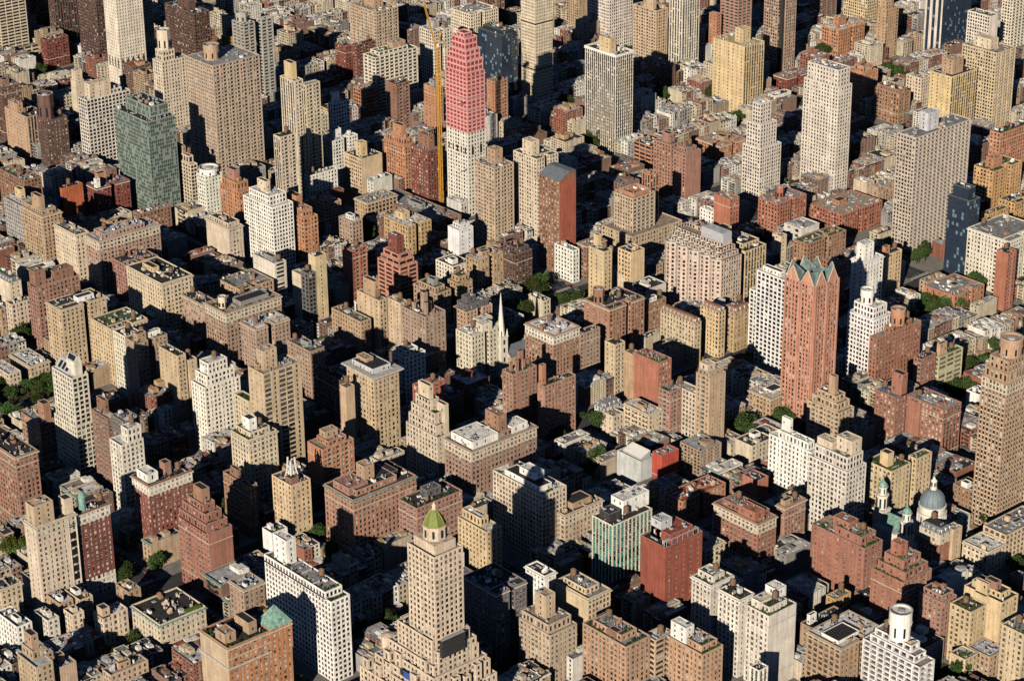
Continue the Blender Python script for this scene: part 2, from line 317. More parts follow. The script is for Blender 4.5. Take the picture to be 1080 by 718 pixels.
def _car(m, body):
    m.box(-2.2,2.2,-.9,.9,.35,.85,body); m.quads([[[-1.5,-.8,.85],[1.2,-.8,.85],[.7,-.65,1.42],[-1.1,-.65,1.42]],[[1.2,.8,.85],[-1.5,.8,.85],[-1.1,.65,1.42],[.7,.65,1.42]],[[1.2,-.8,.85],[1.2,.8,.85],[.7,.65,1.42],[.7,-.65,1.42]],[[-1.5,.8,.85],[-1.5,-.8,.85],[-1.1,-.65,1.42],[-1.1,.65,1.42]]],'glass_dark')
    m.quads([[[-1.1,-.65,1.425],[.7,-.65,1.425],[.7,.65,1.425],[-1.1,.65,1.425]]],body)
small('car_body', lambda m: _car(m, 'wall')); 
small('wheel', lambda m: (m.beam((0,-.12,.33),(0,.12,.33),.62,'dark')))
def window_mesh(w, h, mat, orient):
    shade = random.choice([0,0,0,.35,.6,.85]) if mat == 'glass_dark' else 0
    key = ('win', round(w,1), round(h,1), mat, orient, shade)
    if key not in ME:
        w, h = round(w,1), round(h,1)
        m = MB()
        if orient == 0:
            m.quads([[[-w/2,0,0],[w/2,0,0],[w/2,0,h],[-w/2,0,h]]], mat)
            if shade: m.quads([[[-w/2,-.02,h*(1-shade)],[w/2,-.02,h*(1-shade)],[w/2,-.02,h],[-w/2,-.02,h]]], 'glass_mid' if shade > .4 else 'glass_light')
            m.box(-w/2,w/2,-.07,-.004,h*.5-.04,h*.5+.04,'coping'); m.box(-w/2-.04,w/2+.04,-.36,-.004,0,.1,'trim')
        else:
            m.quads([[[0,-w/2,0],[0,w/2,0],[0,w/2,h],[0,-w/2,h]]], mat)
            if shade: m.quads([[[.02,-w/2,h*(1-shade)],[.02,w/2,h*(1-shade)],[.02,w/2,h],[.02,-w/2,h]]], 'glass_mid' if shade > .4 else 'glass_light')
            m.box(.004,.07,-w/2,w/2,h*.5-.04,h*.5+.04,'coping'); m.box(.004,.36,-w/2-.04,w/2+.04,0,.1,'trim')
        ME[key] = m.mesh('window')
    return ME[key]
def clutter(parent, x0, x1, y0, y1, z, wallc, roofc, dens=1.0, tank=False, avoid=(), garden=False):
    """air conditioners, ducts, vents, skylights, chimneys, stair heads scattered over a flat roof"""
    w, d = x1-x0, y1-y0
    if w < 3.5 or d < 3.5: return
    used = [tuple(a) for a in avoid]
    def free(x, y, r):
        if any(a-r < x < b+r and c-r < y < e+r for a, b, c, e in used): return False
        used.append((x-r, x+r, y-r, y+r)); return True
    n = int(min(36, w*d/12*dens))+3
    if tank:
        for _ in range(20):
            x, y = random.uniform(x0+2.5, max(x1-2.5,x0+2.6)), random.uniform(y0+2.5, max(y1-2.5,y0+2.6))
            if free(x, y, 1.9): inst(ME['tank'], 'water_tank', parent, (x,y,z), sc=(.9,.9,random.uniform(.8,1))); break
    if garden:
        kk = 0
        for _ in range(int(8+(w+d)*.5)):
            e = random.random()
            if e < .4: x, y = random.uniform(x0+1,x1-1), y0+random.uniform(.9,2.2)
            elif e < .8: x, y = x1-random.uniform(.9,2.2), random.uniform(y0+1,y1-1)
            else: x, y = random.uniform(x0+1,x1-1), random.uniform(y0+1,y1-1)
            if free(x, y, .55) and kk < 22: kk += 1; inst(ME['shrub%d'%random.randrange(3)], 'shrub', parent, (x,y,z), rz=random.random()*3, sc=(random.uniform(.5,1.2),)*3)
    for _ in range(n):
        k = random.choice(['ac','ac','vent','vent','vent','duct','duct','skylight','chimney','ac2','stairhead','shed','chimney'])
        r = dict(ac=.9,vent=.3,duct=1.6,skylight=1.2,chimney=.5,ac2=1.4,stairhead=1.6,shed=1.5)[k]
        if w < 7 and r > 1.3: k, r = 'vent', .3
        x, y = random.uniform(x0+r+.4, max(x1-r-.4, x0+r+.5)), random.uniform(y0+r+.4, max(y1-r-.4,y0+r+.5))
        if not free(x, y, r): continue
        nm = dict(ac='air_conditioner',ac2='air_conditioner',vent='vent_pipe',duct='duct',skylight='skylight',chimney='chimney',stairhead='stair_bulkhead',shed='stair_bulkhead')[k]
        c = wallc if random.random() < .6 else random.choice([PAL['white'], PAL['lgrey'], PAL['tan2'], PAL['brn2']])
        inst(ME[k], nm, parent, (x,y,z), col=c, rz=random.choice([0,math.pi/2,0,math.pi]), sc=(random.uniform(.7,1.15),random.uniform(.7,1.15),random.uniform(.7,1.3)))
def parapet(parent, x0, x1, y0, y1, z, col, h=.95, mat='wall', t=.32):
    MB().ring(x0, x1, y0, y1, z, z+h, t, mat, 'coping').build('parapet', parent, col)
def roofslab(parent, x0, x1, y0, y1, z, col):
    MB().quads([[[x0,y0,z],[x1,y0,z],[x1,y1,z],[x0,y1,z]]], 'roof').build('roof', parent, col)
def leanblock(parent, x0, x1, y0, y1, z0, z1, wc, rc, name='bulkhead'):
    w, d = x1-x0, y1-y0; m = MB(); m.box(x0,x1,y0,y1,z0,z1-.5,'wall','dark'); m.ring(x0,x1,y0,y1,z1-.5,z1,.28,'wall','coping')
    if z1-z0 > 3:
        for k in range(max(1,int(w/3.2))):
            if random.random() < .6: u = x0+w*(k+.5)/max(1,int(w/3.2)); zz = random.uniform(z0+.6,z1-2.4); m.box(u-.45,u+.45,y0-.03,y0-.004,zz,zz+1.4,'glass_dark')
        for k in range(max(1,int(d/3.2))):
            if random.random() < .6: u = y0+d*(k+.5)/max(1,int(d/3.2)); zz = random.uniform(z0+.6,z1-2.4); m.box(x1+.004,x1+.03,u-.45,u+.45,zz,zz+1.4,'glass_dark')
    return m.build(name, parent, wc)
# ------------------------------------------------------------------ the setting
BLK_H = .14
def sx(n): return -79.4*(n-76) - (6 if n > 79 else 0)-(6 if n > 86 else 0)
def sh(n): return 15 if n in (79, 86, 72, 96) else 9.1
AVN = [(-155,15),(0,12),(155,21),(311,11.5),(466,15),(682,15),(911,15),(1140,15),(1340,15)]
struct(MB().quads([[[-9000,-6000,-.05],[7000,-6000,-.05],[7000,12000,-.05],[-9000,12000,-.05]]],'soil').build('ground'))
struct(MB().quads([[[-2300,-170.5,0],[420,-170.5,0],[420,1355,0],[-2300,1355,0]]],'asphalt').build('road'))
pv = MB(); yd = MB(); mk = MB(); BLOCKS = []
for n in range(73, 101):
    x1, x0 = sx(n)-sh(n), sx(n+1)+sh(n+1)
    for (ya, ha), (yb, hb) in zip(AVN[:-1], AVN[1:]):
        y0, y1 = ya+ha, yb-hb
        pv.box(x0-(-3.6), x1-3.6, y0+4, y1-4, 0, BLK_H, 'pavement') if 0 else pv.box(x0-4, x1+4, y0-5, y1+5, .004, BLK_H, 'pavement')
        yd.box(x0+18, x1-18, y0+24, y1-24, BLK_H+.004, BLK_H+.05, 'soil')
        BLOCKS.append((n, x0, x1, y0, y1))
for ya, ha in AVN[:-1]:
    for off in (-3.3, 0, 3.3) if ha < 20 else (-9, 9):
        for xx in np.arange(-500, 160, 9.0): mk.quads([[[xx,ya+off-.08,.008],[xx+3,ya+off-.08,.008],[xx+3,ya+off+.08,.008],[xx,ya+off+.08,.008]]],'white')
    for n in range(74, 84):                    # zebra crossings over the avenue
        for s in (-1, 1):
            xc = sx(n)+s*(sh(n)-1.5)
            for yy in np.arange(ya-ha+5.5, ya+ha-5.5, 1.3): mk.quads([[[xc-1.6,yy,.012],[xc+1.6,yy,.012],[xc+1.6,yy+.6,.012],[xc-1.6,yy+.6,.012]]],'white')
struct(pv.build('pavement')); struct(yd.build('back_gardens')); struct(mk.build('road_markings'))
# ------------------------------------------------------------------ one apartment block or tower with its parts
BOX = []                                        # occupied volumes for the in-fill: x0,x1,y0,y1,h
def col3(c): return np.array(PAL[c]) if isinstance(c, str) else np.array(c)
def building(r, split=False):
    id_, X, Y, w, d, h, st, wall, roof, ex, desc, cat = r
    w = max(w, 6.5); d = max(d, 6.5)
    sL, sR = st.split(','); wc = col3(wall)*random.uniform(.93,1.06)*np.array([random.uniform(.97,1.04),1,random.uniform(.93,1.07)]); rc = np.array(ROOF[roof])*random.uniform(.85,1.15)
    ex = list(ex); E = lambda k: k in ex
    root = empty('tower' if cat == 'tower' else 'apartment_building', (X-w/2, Y+d/2, 0))
    x0, x1, y0, y1 = -w/2, w/2, -d/2, d/2
    BOX.append((X-w, X, Y, Y+d, h))
    sp = [] if split else None; avoid = []; court = False
    base = (2, 'limestone') if E('k') or E('K') else ((3, 'trim') if E('K2') else None); top = (2, 'limestone') if E('K') else ((2, 'trim') if E('K2') or E('K3') else None)
    if id_ == 'redwhite': base = (4, 'limestone')
    mb = MB(); Z0 = BLK_H
    if id_ == 'pink':
        four(mb, x0,x1,y0,y1, Z0, 70, 'pre','pre', 'limestone'); mb2 = MB(); four(mb2, x0,x1,y0,y1, 70, h, 'pinkg','pinkg', 'netting_pale')
        mb2.build('netted_storeys', root, wc)
        a = MB()
        for zz in (52,): 
            for k in range(5): u = x0+3+k*(w-6)/4; a.box(u-.8,u+.8,y0-.05,y0-.004,zz,zz+5.5,'glass_dark')
            for k in range(2): u = y0+5+k*(d-10); a.box(x1+.004,x1+.05,u-1.1,u+1.1,zz-1,zz+6,'glass_dark')
        a.build('tall_window', root)
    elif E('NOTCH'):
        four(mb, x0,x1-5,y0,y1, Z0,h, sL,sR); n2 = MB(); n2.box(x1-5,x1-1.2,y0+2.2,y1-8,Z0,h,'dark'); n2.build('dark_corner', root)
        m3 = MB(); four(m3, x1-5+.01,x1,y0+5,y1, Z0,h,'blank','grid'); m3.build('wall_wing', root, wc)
    elif E('CURVE'):
        # scalloped front: bays of a curved wall
        nb = 5; bw = w/nb
        for k in range(nb):
            xa = x0+k*bw; xb = xa+bw; seg = 3
            for s_ in range(seg):
                t0, t1 = s_/seg, (s_+1)/seg; p0 = np.array([xa+bw*t0, y0-2.6*math.sin(math.pi*t0)]); p1 = np.array([xa+bw*t1, y0-2.6*math.sin(math.pi*t1)])
                L = np.linalg.norm(p1-p0); u = (p1-p0)/L; facade(mb, p0, u, (u[1], -u[0]), L, Z0, h, 'grid')
        facade(mb, (x1,y0),(0,1),(1,0),d,Z0,h,'rib'); facade(mb,(x1,y1),(-1,0),(0,1),w,Z0,h,'grid'); facade(mb,(x0,y1),(0,-1),(-1,0),d,Z0,h,'grid')
        rf = MB()
        for k in range(nb):
            xa = x0+k*bw
            for s_ in range(8):
                t0, t1 = s_/8, (s_+1)/8; X0_, X1_ = xa+bw*t0, xa+bw*t1; Y0_, Y1_ = y0-2.6*math.sin(math.pi*t0), y0-2.6*math.sin(math.pi*t1)
                rf.quads([[[X0_,Y0_,h+.01],[X1_,Y1_,h+.01],[X1_,y0+.3,h+.01],[X0_,y0+.3,h+.01]]],'roof'); rf.quads([[[X0_,Y0_,h],[X1_,Y1_,h],[X1_,Y1_,h+1],[X0_,Y0_,h+1]]],'coping')
        rf.build('scalloped_balcony', root, rc)
        for lv in range(3):                     # set-back scalloped floors and terraces
            a_ = 2.2*(lv+1); m2 = MB(); X0_, X1_ = x0+a_*.5, x1-a_*1.2
            four(m2, X0_, X1_, y0+a_, y1-a_*.3, h+lv*3.2+.02, h+lv*3.2+3.2, 'grid','grid'); m2.build('upper_tier', root, wc)
            for k in range(9): u = X0_+(X1_-X0_)*(k+.5)/9; MB().lathe(u, y0+a_, [(1.9,h+lv*3.2+.05),(1.9,h+lv*3.2+1.1),(1.7,h+lv*3.2+1.1),(1.7,h+lv*3.2+.1)], 10, 'coping').build('balcony', root)
        mm = MB(); mm.box(-w*.02, w*.36, -1, d*.38, h+6.6, h+16, 'metal','roof'); mm.build('bulkhead', root, np.array(ROOF['lgrey']))
        roofslab(root, x0+3.3, x1-7.9, y0+6.6, y1-2, h+6.65, rc)
    elif (court := cat != 'tower' and sR in ('pre','grid','wht','balc') and d > 21 and w > 13 and not any(e[0] in 'tMCPG' and e[:2] != 'CH' for e in ex) and id_ not in ('pyramid','redblock','whiteface','redwhite','palazzo','redlime','a149','a16','cornice','b24','b29','b22','a106','a194','a152','a221','a16','whited','a195','whitepent','pinkgreen','a191','a177b','redbig','a106')):
        yc = y0+d*random.uniform(.42,.56); cwid = random.uniform(3.6,5.2); ci = min(6.5, w*.35)
        ya, yb = yc-cwid/2, yc+cwid/2
        facade(mb,(x0,y0),(1,0),(0,-1),w,Z0,h,sL,split=sp,base=base,top=top); facade(mb,(x1,y0),(0,1),(1,0),ya-y0,Z0,h,sR,split=sp,base=base,top=top); facade(mb,(x1,ya),(-1,0),(0,1),ci,Z0,h,'pre')
        facade(mb,(x1-ci,ya),(0,1),(1,0),cwid,Z0,h,'pre'); facade(mb,(x1-ci,yb),(1,0),(0,-1),ci,Z0,h,'pre'); facade(mb,(x1,yb),(0,1),(1,0),y1-yb,Z0,h,sR,split=sp,base=base,top=top)
        facade(mb,(x1,y1),(-1,0),(0,1),w,Z0,h,'blank'); facade(mb,(x0,y1),(0,-1),(-1,0),d,Z0,h,'blank')
        avoid = [(x1-ci-.4,x1,ya-.4,yb+.4)]
    else:
        four(mb, x0,x1,y0,y1, Z0,h, sL,sR, split=sp, base=base, top=top, back=(h > 48))
    wo = mb.build('wall', root, wc)
    if sp:                                      # each window a part; past a hundred the rest is one part
        vis = sorted(sp, key=lambda t: (-(t[4]) , 0)); first, rest = vis[:100], vis[100:]
        for (c, u, nr, ww, za, zb, gm) in first:
            inst(window_mesh(ww, zb-za, gm, 0 if abs(u[0]) > .5 else 1), 'window', root, (c[0], c[1], za))
        if rest:
            m = MB()
            for (c, u, nr, ww, za, zb, gm) in rest:
                q = np.zeros((1,4,3))
                for k, (s_, zz) in enumerate(((-1,za),(1,za),(1,zb),(-1,zb))): q[0,k] = c+u*ww/2*s_; q[0,k,2] = zz
                m.quads(q, gm)
            o = m.build('window', root); o['kind'] = 'stuff'
    if id_ == 'arched':
        a = MB()
        for k in range(5):
            a = MB(); u = y0+3+k*(d-6)/4; a.box(x1+.004,x1+.06,u-1.1,u+1.1,17,24,'dark')
            a.quads([[[x1+.05,u-1.1,24],[x1+.05,u+1.1,24],[x1+.05,u+.35,26.6],[x1+.05,u-.35,26.6]]],'dark'); a.build('arched_opening', root)
        for k in range(4):
            a = MB(); u = x0+3+k*(w-6)/3; a.box(u-.9,u+.9,y0-.06,y0-.004,17,24,'dark'); a.quads([[[u-.9,y0-.05,24],[u+.9,y0-.05,24],[u+.3,y0-.05,26.6],[u-.3,y0-.05,26.6]]],'dark'); a.build('arched_opening', root)
        p = MB(); four(p, x0-18, x0-.01, y0+2, y1+6, Z0, 16,'grid','grid'); four(p, x0, x1+3, y1+.01, y1+22, Z0, 14,'grid','grid'); p.build('podium', root, wc)
        roofslab(root, x0, x1+3, y1+.01, y1+22, 14.01, rc)
    if id_ == 'banded':
        p = MB(); four(p, x0-4, x1+5, y0-4, y1+8, Z0, 11,'band','band'); p.build('podium', root, wc); roofslab(root, x0-4, x1+5, y0-4, y1+8, 11.01, np.array(ROOF['tan']))
    if id_ == 'diamond':
        p = MB(); four(p, x0-2, x1+6, y0-3, y1+4, Z0, 12,'pre','pre'); p.build('podium', root, PAL['white']); roofslab(root, x0-2, x1+6, y0-3, y1+4, 12.01, np.array(ROOF['tan']))
        b = MB()
        for zz in (36, 78): b.ring(x0-.3,x1+.3,y0-.3,y1+.3,zz,zz+1.2,.3,'dark')
        b.build('dark_band', root)
    if E('POD'):
        p = MB(); four(p, x0-6, x1+7, y0-7, y1+22, Z0, 26,'pre','pre'); p.build('podium', root, wc); roofslab(root, x0-6, x1+7, y0-7, y1+22, 26.01, np.array(ROOF['tan']))
        parapet(root, x0-6, x1+7, y0-7, y1+22, 26.01, wc)
    if E('B'):
        roofslab(root, x0,x1,y0,y1,h,rc); return root
    cx0,cx1,cy0,cy1,z = x0,x1,y0,y1,h; FR = lambda a,b,c,e: (x1-b*w, x1-a*w, y0+c*d, y0+e*d)
    # cornice / parapet
    if id_ == 'darkgrid': MB().ring(x0-.5,x1+.5,y0-.5,y1+.5,h,h+1.6,.5,'white').build('cornice', root)
    if cat != 'tower' and sL not in ('band','bandw','frame','vs','grid','glassd') and wall not in ('rust','white') and h > 18 and (E('c') or random.random() < .45):
        for zz in [3*3.05]+([h-2*3.05] if h > 30 else []):
          if not court: MB().ring(x0-.2,x1+.2,y0-.2,y1+.2,zz,zz+.4,.19,'trim' if wall not in ('ivory','cream') else 'coping').build('string_course', root)
    if E('C'):
        MB().ring(x0-2.4,x1+2.4,y0-2.4,y1+2.4,h,h+.9,4.2,'coping').build('cornice', root); MB().ring(x0-1.2,x1+1.2,y0-1.2,y1+1.2,h-.9,h-.01,1.15,'trim').build('cornice_bracket', root)
    elif E('c') or E('cg') and id_ != 'darkgrid':
        mt = 'copper' if E('cg') else ('trim' if wall not in ('white','ivory') else 'white')
        if not court: MB().ring(x0-.75,x1+.75,y0-.75,y1+.75,h-.5,h+.15,.74,mt).build('cornice', root)
        else: MB().box(x0-.7,x1+.7,y0-.7,y0-.004,h-.5,h+.15,mt).box(x1+.004,x1+.7,y0,avoid[0][2]+.4,h-.5,h+.15,mt).box(x1+.004,x1+.7,avoid[0][3]-.4,y1,h-.5,h+.15,mt).build('cornice', root)
    if wall == 'rust' or E('gb'): pass
    if cat != 'tower' and h > 27 and w > 12 and d > 12 and not court and not any(e[0] in 'tMCPGD' or e in ('SL','SLANT','CURVE','WS','F') for e in ex) and random.random() < .55: ex.append('t%.2f,%.2f,%.2f,%.2f,3.1' % (random.uniform(.08,.2), random.uniform(.85,.97), random.uniform(.08,.25), random.uniform(.75,.95)))
    tiers = [e for e in ex if e.startswith('t.') or e.startswith('t0')]
    if court:
        _,_,ya,yb = avoid[0]; ya += .4; yb -= .4; xc = avoid[0][0]+.4
        for (a_,b_,c_,e_) in ((x0,xc,y0,y1),(xc,x1,y0,ya),(xc,x1,yb,y1)):
            roofslab(root,a_+.01,b_-.01,c_+.01,e_-.01,h+.02,rc); parapet(root,a_,b_,c_,e_,h+(.16 if E('c') or E('cg') else .03),wc,.9)
    elif not E('PINK') and not E('SLANT') and not E('GAB') and not E('CURVE') and not E('M'): 
        parapet(root, x0,x1,y0,y1,h+(.16 if E('c') or E('cg') else 0),wc, .95, 'wall' if wall not in ('ivory','white','cream') else 'wall')
    if not court: roofslab(root, x0+.3,x1-.3,y0+.3,y1-.3,h+.02,rc)
    for t in tiers:
        a,b,c,e,th = [float(v) for v in t[1:].split(',')]; nx0,nx1,ny0,ny1 = FR(a,b,c,e)
        if E('g'): clutter(root, cx0+.3,cx1-.3,cy0+.3,cy1-.3,z+.02,wc,rc,.0,False,[(nx0,nx1,ny0,ny1)],True)
        m = MB(); nst = (sL if sL not in ('blank','vs','rib') else 'pre', sR if sR not in ('blank',) else 'sparse')
        four(m, nx0,nx1,ny0,ny1,z+.02,z+th,*nst,back=False)
        u = m.build('upper_tier', root, wc); z += th; cx0,cx1,cy0,cy1 = nx0,nx1,ny0,ny1
        MB().ring(cx0,cx1,cy0,cy1,z,z+.9,.3,'wall','coping').build('parapet', u, wc); MB().quads([[[cx0+.3,cy0+.3,z],[cx1-.3,cy0+.3,z],[cx1-.3,cy1-.3,z],[cx0+.3,cy1-.3,z]]],'roof').build('roof', u, rc)
    if E('PINK'):
        lv = [(.03,.95,.03,.95,9),(.12,.88,.1,.9,8),(.2,.82,.18,.84,9),(.34,.7,.3,.72,3)]
        for i,(a,b,c,e,th) in enumerate(lv):
            nx0,nx1,ny0,ny1 = FR(a,b,c,e); m = MB(); four(m, nx0,nx1,ny0,ny1,z+.02,z+th,'pinkg','pinkg','netting_pale'); m.quads([[[nx0,ny0,z+th],[nx1,ny0,z+th],[nx1,ny1,z+th],[nx0,ny1,z+th]]],'netting'); m.ring(nx0-.2,nx1+.2,ny0-.2,ny1+.2,z+th,z+th+1.0,.4,'netting_pale')
            m.build('netted_crown', root, wc); z += th
        for zz in np.arange(70, h+1, 9.1): m = MB(); m.ring(x0-.6,x1+.6,y0-.6,y1+.6,zz,zz+.5,.55,'netting_pale').build('scaffold_deck', root)
        for zz in (96, 40): MB().beam((x1-1, y0-.6, zz), (x1-1, y0-7, zz-.8), .5, 'dark').build('crane_tie', root)
        return root
    bs = []
    for e in ex:
        if e.startswith('b.'):
            p = e[1:].split(','); a,b,c,f = [float(v) for v in p[:4]]; bh = float(p[4]); bc = p[5] if len(p) > 5 else None
            X0,X1,Y0,Y1 = FR(a,b,c,f); 
            if bh == 0:
                m = MB(); four(m, X0,X1+.01,Y0-1,Y1,Z0,h-1,'blank','blank'); m.build('ribbed_bay', root, wc); continue
            cc = np.array(ROOF[bc]) if bc in ('grey','dark') else (col3(bc) if bc in PAL else wc)
            zb = z if (X0 >= cx0-.5 and X1 <= cx1+.5 and Y0 >= cy0-.5 and Y1 <= cy1+.5) else h
            X1 = max(X1, X0+2.2); Y1 = max(Y1, Y0+2.2)
            nm = 'bulkhead' if bc != 'copper' else 'copper_turret'
            if bc == 'copper':
                MB().lathe((X0+X1)/2,(Y0+Y1)/2,[(2.4,zb),(2.2,zb+bh*.7),(2.8,zb+bh*.72),(1.7,zb+bh*.9),(.1,zb+bh)],10,'copper').build(nm, root)
            elif bh >= 5 and min(X1-X0, Y1-Y0) > 5.5:
                m = MB(); four(m,X0,X1,Y0,Y1,zb+.03,zb+bh-.6,'sparse','sparse',back=False); m.quads([[[X0,Y0,zb+bh-.6],[X1,Y0,zb+bh-.6],[X1,Y1,zb+bh-.6],[X0,Y1,zb+bh-.6]]],'roof'); m.ring(X0,X1,Y0,Y1,zb+bh-.6,zb+bh,.3,'wall','coping'); o = m.build(nm, root, cc)
                for _ in range(int((X1-X0)*(Y1-Y0)/30)): inst(ME[random.choice(['ac','vent'])], 'air_conditioner', o, (random.uniform(X0+1.3,X1-1.3), random.uniform(Y0+1.3,Y1-1.3), zb+bh-.58))
            else: leanblock(root, X0,X1,Y0,Y1,zb+.03,zb+bh,cc,rc,nm)
            bs.append((X0,X1,Y0,Y1))
        elif e.startswith('D.'):
            p = e[1:].split(','); a,b,c,f = [float(v) for v in p[:4]]; bh = float(p[4]); rr = float(p[5]); bc = p[6] if len(p) > 6 else None
            X0,X1,Y0,Y1 = FR(a,b,c,f); mx,my = (X0+X1)/2,(Y0+Y1)/2; cc = col3(bc) if bc else wc; rr = min(rr, max(d,w)*.5)
            n = 8 if rr < 4.2 or bc is None or bc == 'brn' else 20
            m = MB(); m.lathe(mx,my,[(rr,z+.02),(rr,z+bh*.55),(rr*1.04,z+bh*.56),(rr*1.04,z+bh*.6),(rr,z+bh*.61),(rr,z+bh),(rr*.9,z+bh),(rr*.9,z+bh-1.1),(.01,z+bh-1.1)],n,'wall')
            for k in range(8):
                an = k*math.pi/4+.3; m.beam((mx+math.cos(an)*rr*.99,my+math.sin(an)*rr*.99,z+bh*.15),(mx+math.cos(an)*rr*.99,my+math.sin(an)*rr*.99,z+bh*.5),.9,'glass_dark')
            m.lathe(mx,my,[(rr*1.02,z+bh),(rr*1.02,z+bh+.25),(rr*.88,z+bh+.25)],n,'coping'); m.lathe(mx,my,[(rr*.35,z+bh-1.1),(rr*.35,z+bh-.2),(.01,z+bh)],8,'metal')
            m.build('tank_house', root, cc); bs.append((mx-rr,mx+rr,my-rr,my+rr))
        elif e.startswith('P.'):
            p = e[1:].split(','); a,b,c,f = [float(v) for v in p[:4]]; X0,X1,Y0,Y1 = FR(a,b,c,f)
            m = MB(); m.ring(X0,X1,Y0,Y1,h+.5,h+3.4,1.0,'wall','coping'); m.build('crown', root, PAL['org'])
    if E('M'):
        m = MB(); s = 2.0; hh = 3.2
        P = [(x0-.2,y0-.2),(x1+.2,y0-.2),(x1+.2,y1+.2),(x0-.2,y1+.2)]; Q = [(x0+s,y0+s),(x1-s,y0+s),(x1-s,y1-s),(x0+s,y1-s)]
        mt = 'slate' if roof != 'brn' else 'wall'
        for i in range(4): m.quads([[[*P[i],h],[*P[(i+1)%4],h],[*Q[(i+1)%4],h+hh],[*Q[i],h+hh]]], mt)
        m.quads([[[*Q[0],h+hh],[*Q[1],h+hh],[*Q[2],h+hh],[*Q[3],h+hh]]],'roof'); m.build('mansard_roof', root, PAL['brn'] if roof == 'brn' else rc)
        for k in range(max(2,int(w/3.5))): u = x0+w*(k+.5)/max(2,int(w/3.5)); MB().box(u-.6,u+.6,y0+.1,y0+1.7,h+.5,h+2.3,'white').box(u-.4,u+.4,y0+.06,y0+.096,h+.7,h+2.1,'glass_dark').build('dormer', root)
        for k in range(max(2,int(d/3.5))): u = y0+d*(k+.5)/max(2,int(d/3.5)); MB().box(x1-1.7,x1-.1,u-.6,u+.6,h+.5,h+2.3,'white').box(x1-.096,x1-.06,u-.4,u+.4,h+.7,h+2.1,'glass_dark').build('dormer', root)
        z = h+hh; cx0,cx1,cy0,cy1 = x0+s,x1-s,y0+s,y1-s
    if E('SLANT'):
        m = MB(); m.quads([[[x0,y0,h],[x1,y0,h],[x1,y0+d*.6,h+6],[x0,y0+d*.6,h+6]]],'slate'); m.quads([[[x1,y0,h],[x1,y1,h],[x1,y1,h+6],[x1,y0+d*.6,h+6]]],'wall'); m.quads([[[x0,y1,h],[x0,y0,h],[x0,y0+d*.6,h+6],[x0,y1,h+6]]],'wall')
        m.quads([[[x0,y0+d*.6,h+6],[x1,y0+d*.6,h+6],[x1,y1,h+6],[x0,y1,h+6]]],'slate'); m.quads([[[x1,y1,h],[x0,y1,h],[x0,y1,h+6],[x1,y1,h+6]]],'wall'); m.build('slanted_roof', root, wc*.9)
        sd = MB(); sd.box(x1+.01,x1+.3,y0+.05,y1-.05,Z0,h+.0,'wall'); sd.build('side_wall', root, np.array((.33,.10,.065)))
        c = MB(); four(c, x0-6.5, x0-.01, y0+.6, y1-4, Z0, h-5,'balc','blank'); c.build('balcony_wing', root, PAL['cream'])
        return root
    if E('GAB'):
        # angled bays and four big gables with copper valleys
        for (bx, by) in ((.02,.2),(.02,.75),(.45,.0),(.85,.0)):
            pass
        m = MB(); H2 = h+10
        for s_ in range(2):
            for k in range(2):
                a, b = (y0+d*k/2+.4, y0+d*(k+1)/2-.4); xe = x1 if s_ else x0
                m.quads([[[xe,a,h],[xe,b,h],[xe,(a+b)/2+.01,H2],[xe,(a+b)/2-.01,H2]]],'wall')
                a, b = (x0+w*k/2+.4, x0+w*(k+1)/2-.4); ye = y1 if s_ else y0
                m.quads([[[a,ye,h],[b,ye,h],[(a+b)/2+.01,ye,H2],[(a+b)/2-.01,ye,H2]]],'wall')
        m.build('gable_wall', root, wc)
        g = MB()
        for s_ in range(2):
            for k in range(2):
                a, b = (y0+d*k/2+.4, y0+d*(k+1)/2-.4); xe, xi = (x1,w*.06) if s_ else (x0,-w*.06); M_ = (a+b)/2
                g.quads([[[xe,a,h],[xi,a,h+1],[xi,M_,H2-4],[xe,M_,H2]],[[xe,M_,H2],[xi,M_,H2-4],[xi,b,h+1],[xe,b,h]]],'dullcopper')
                a, b = (x0+w*k/2+.4, x0+w*(k+1)/2-.4); ye, yi = (y1,d*.06) if s_ else (y0,-d*.06); M_ = (a+b)/2
                g.quads([[[a,ye,h],[a,yi,h+1],[M_,yi,H2-6],[M_,ye,H2]],[[M_,ye,H2],[M_,yi,H2-6],[b,yi,h+1],[b,ye,h]]],'dullcopper')
        g.build('copper_gable_roof', root)
        t = MB()
        for s_ in range(2):
            for k in range(2):
                a, b = (y0+d*k/2+.4, y0+d*(k+1)/2-.4); xe = (x1+.1) if s_ else (x0-.1)
                t.beam((xe,a,h+.2),(xe,(a+b)/2,H2+.3),.5,'trim'); t.beam((xe,b,h+.2),(xe,(a+b)/2,H2+.3),.5,'trim')
                a, b = (x0+w*k/2+.4, x0+w*(k+1)/2-.4); ye = (y1+.1) if s_ else (y0-.1)
                t.beam((a,ye,h+.2),((a+b)/2,ye,H2+.3),.5,'trim'); t.beam((b,ye,h+.2),((a+b)/2,ye,H2+.3),.5,'trim')
        t.build('gable_coping', root)
        for k in range(5):                      # projecting brick piers
            if k == 2: pw = 1.6
            elif k in (0,4): pw = 1.1
            else: continue
            u = y0+d*k/4; u = min(max(u,y0+pw/2),y1-pw/2); q = MB(); q.box(x1+.004,x1+.9,u-pw/2,u+pw/2,Z0,h+1.5,'wall','coping'); q.build('brick_pier', root, wc)
            u = x0+w*k/4; u = min(max(u,x0+pw/2),x1-pw/2); q = MB(); q.box(u-pw/2,u+pw/2,y0-.9,y0-.004,Z0,h+1.5,'wall','coping'); q.build('brick_pier', root, wc)
        return root
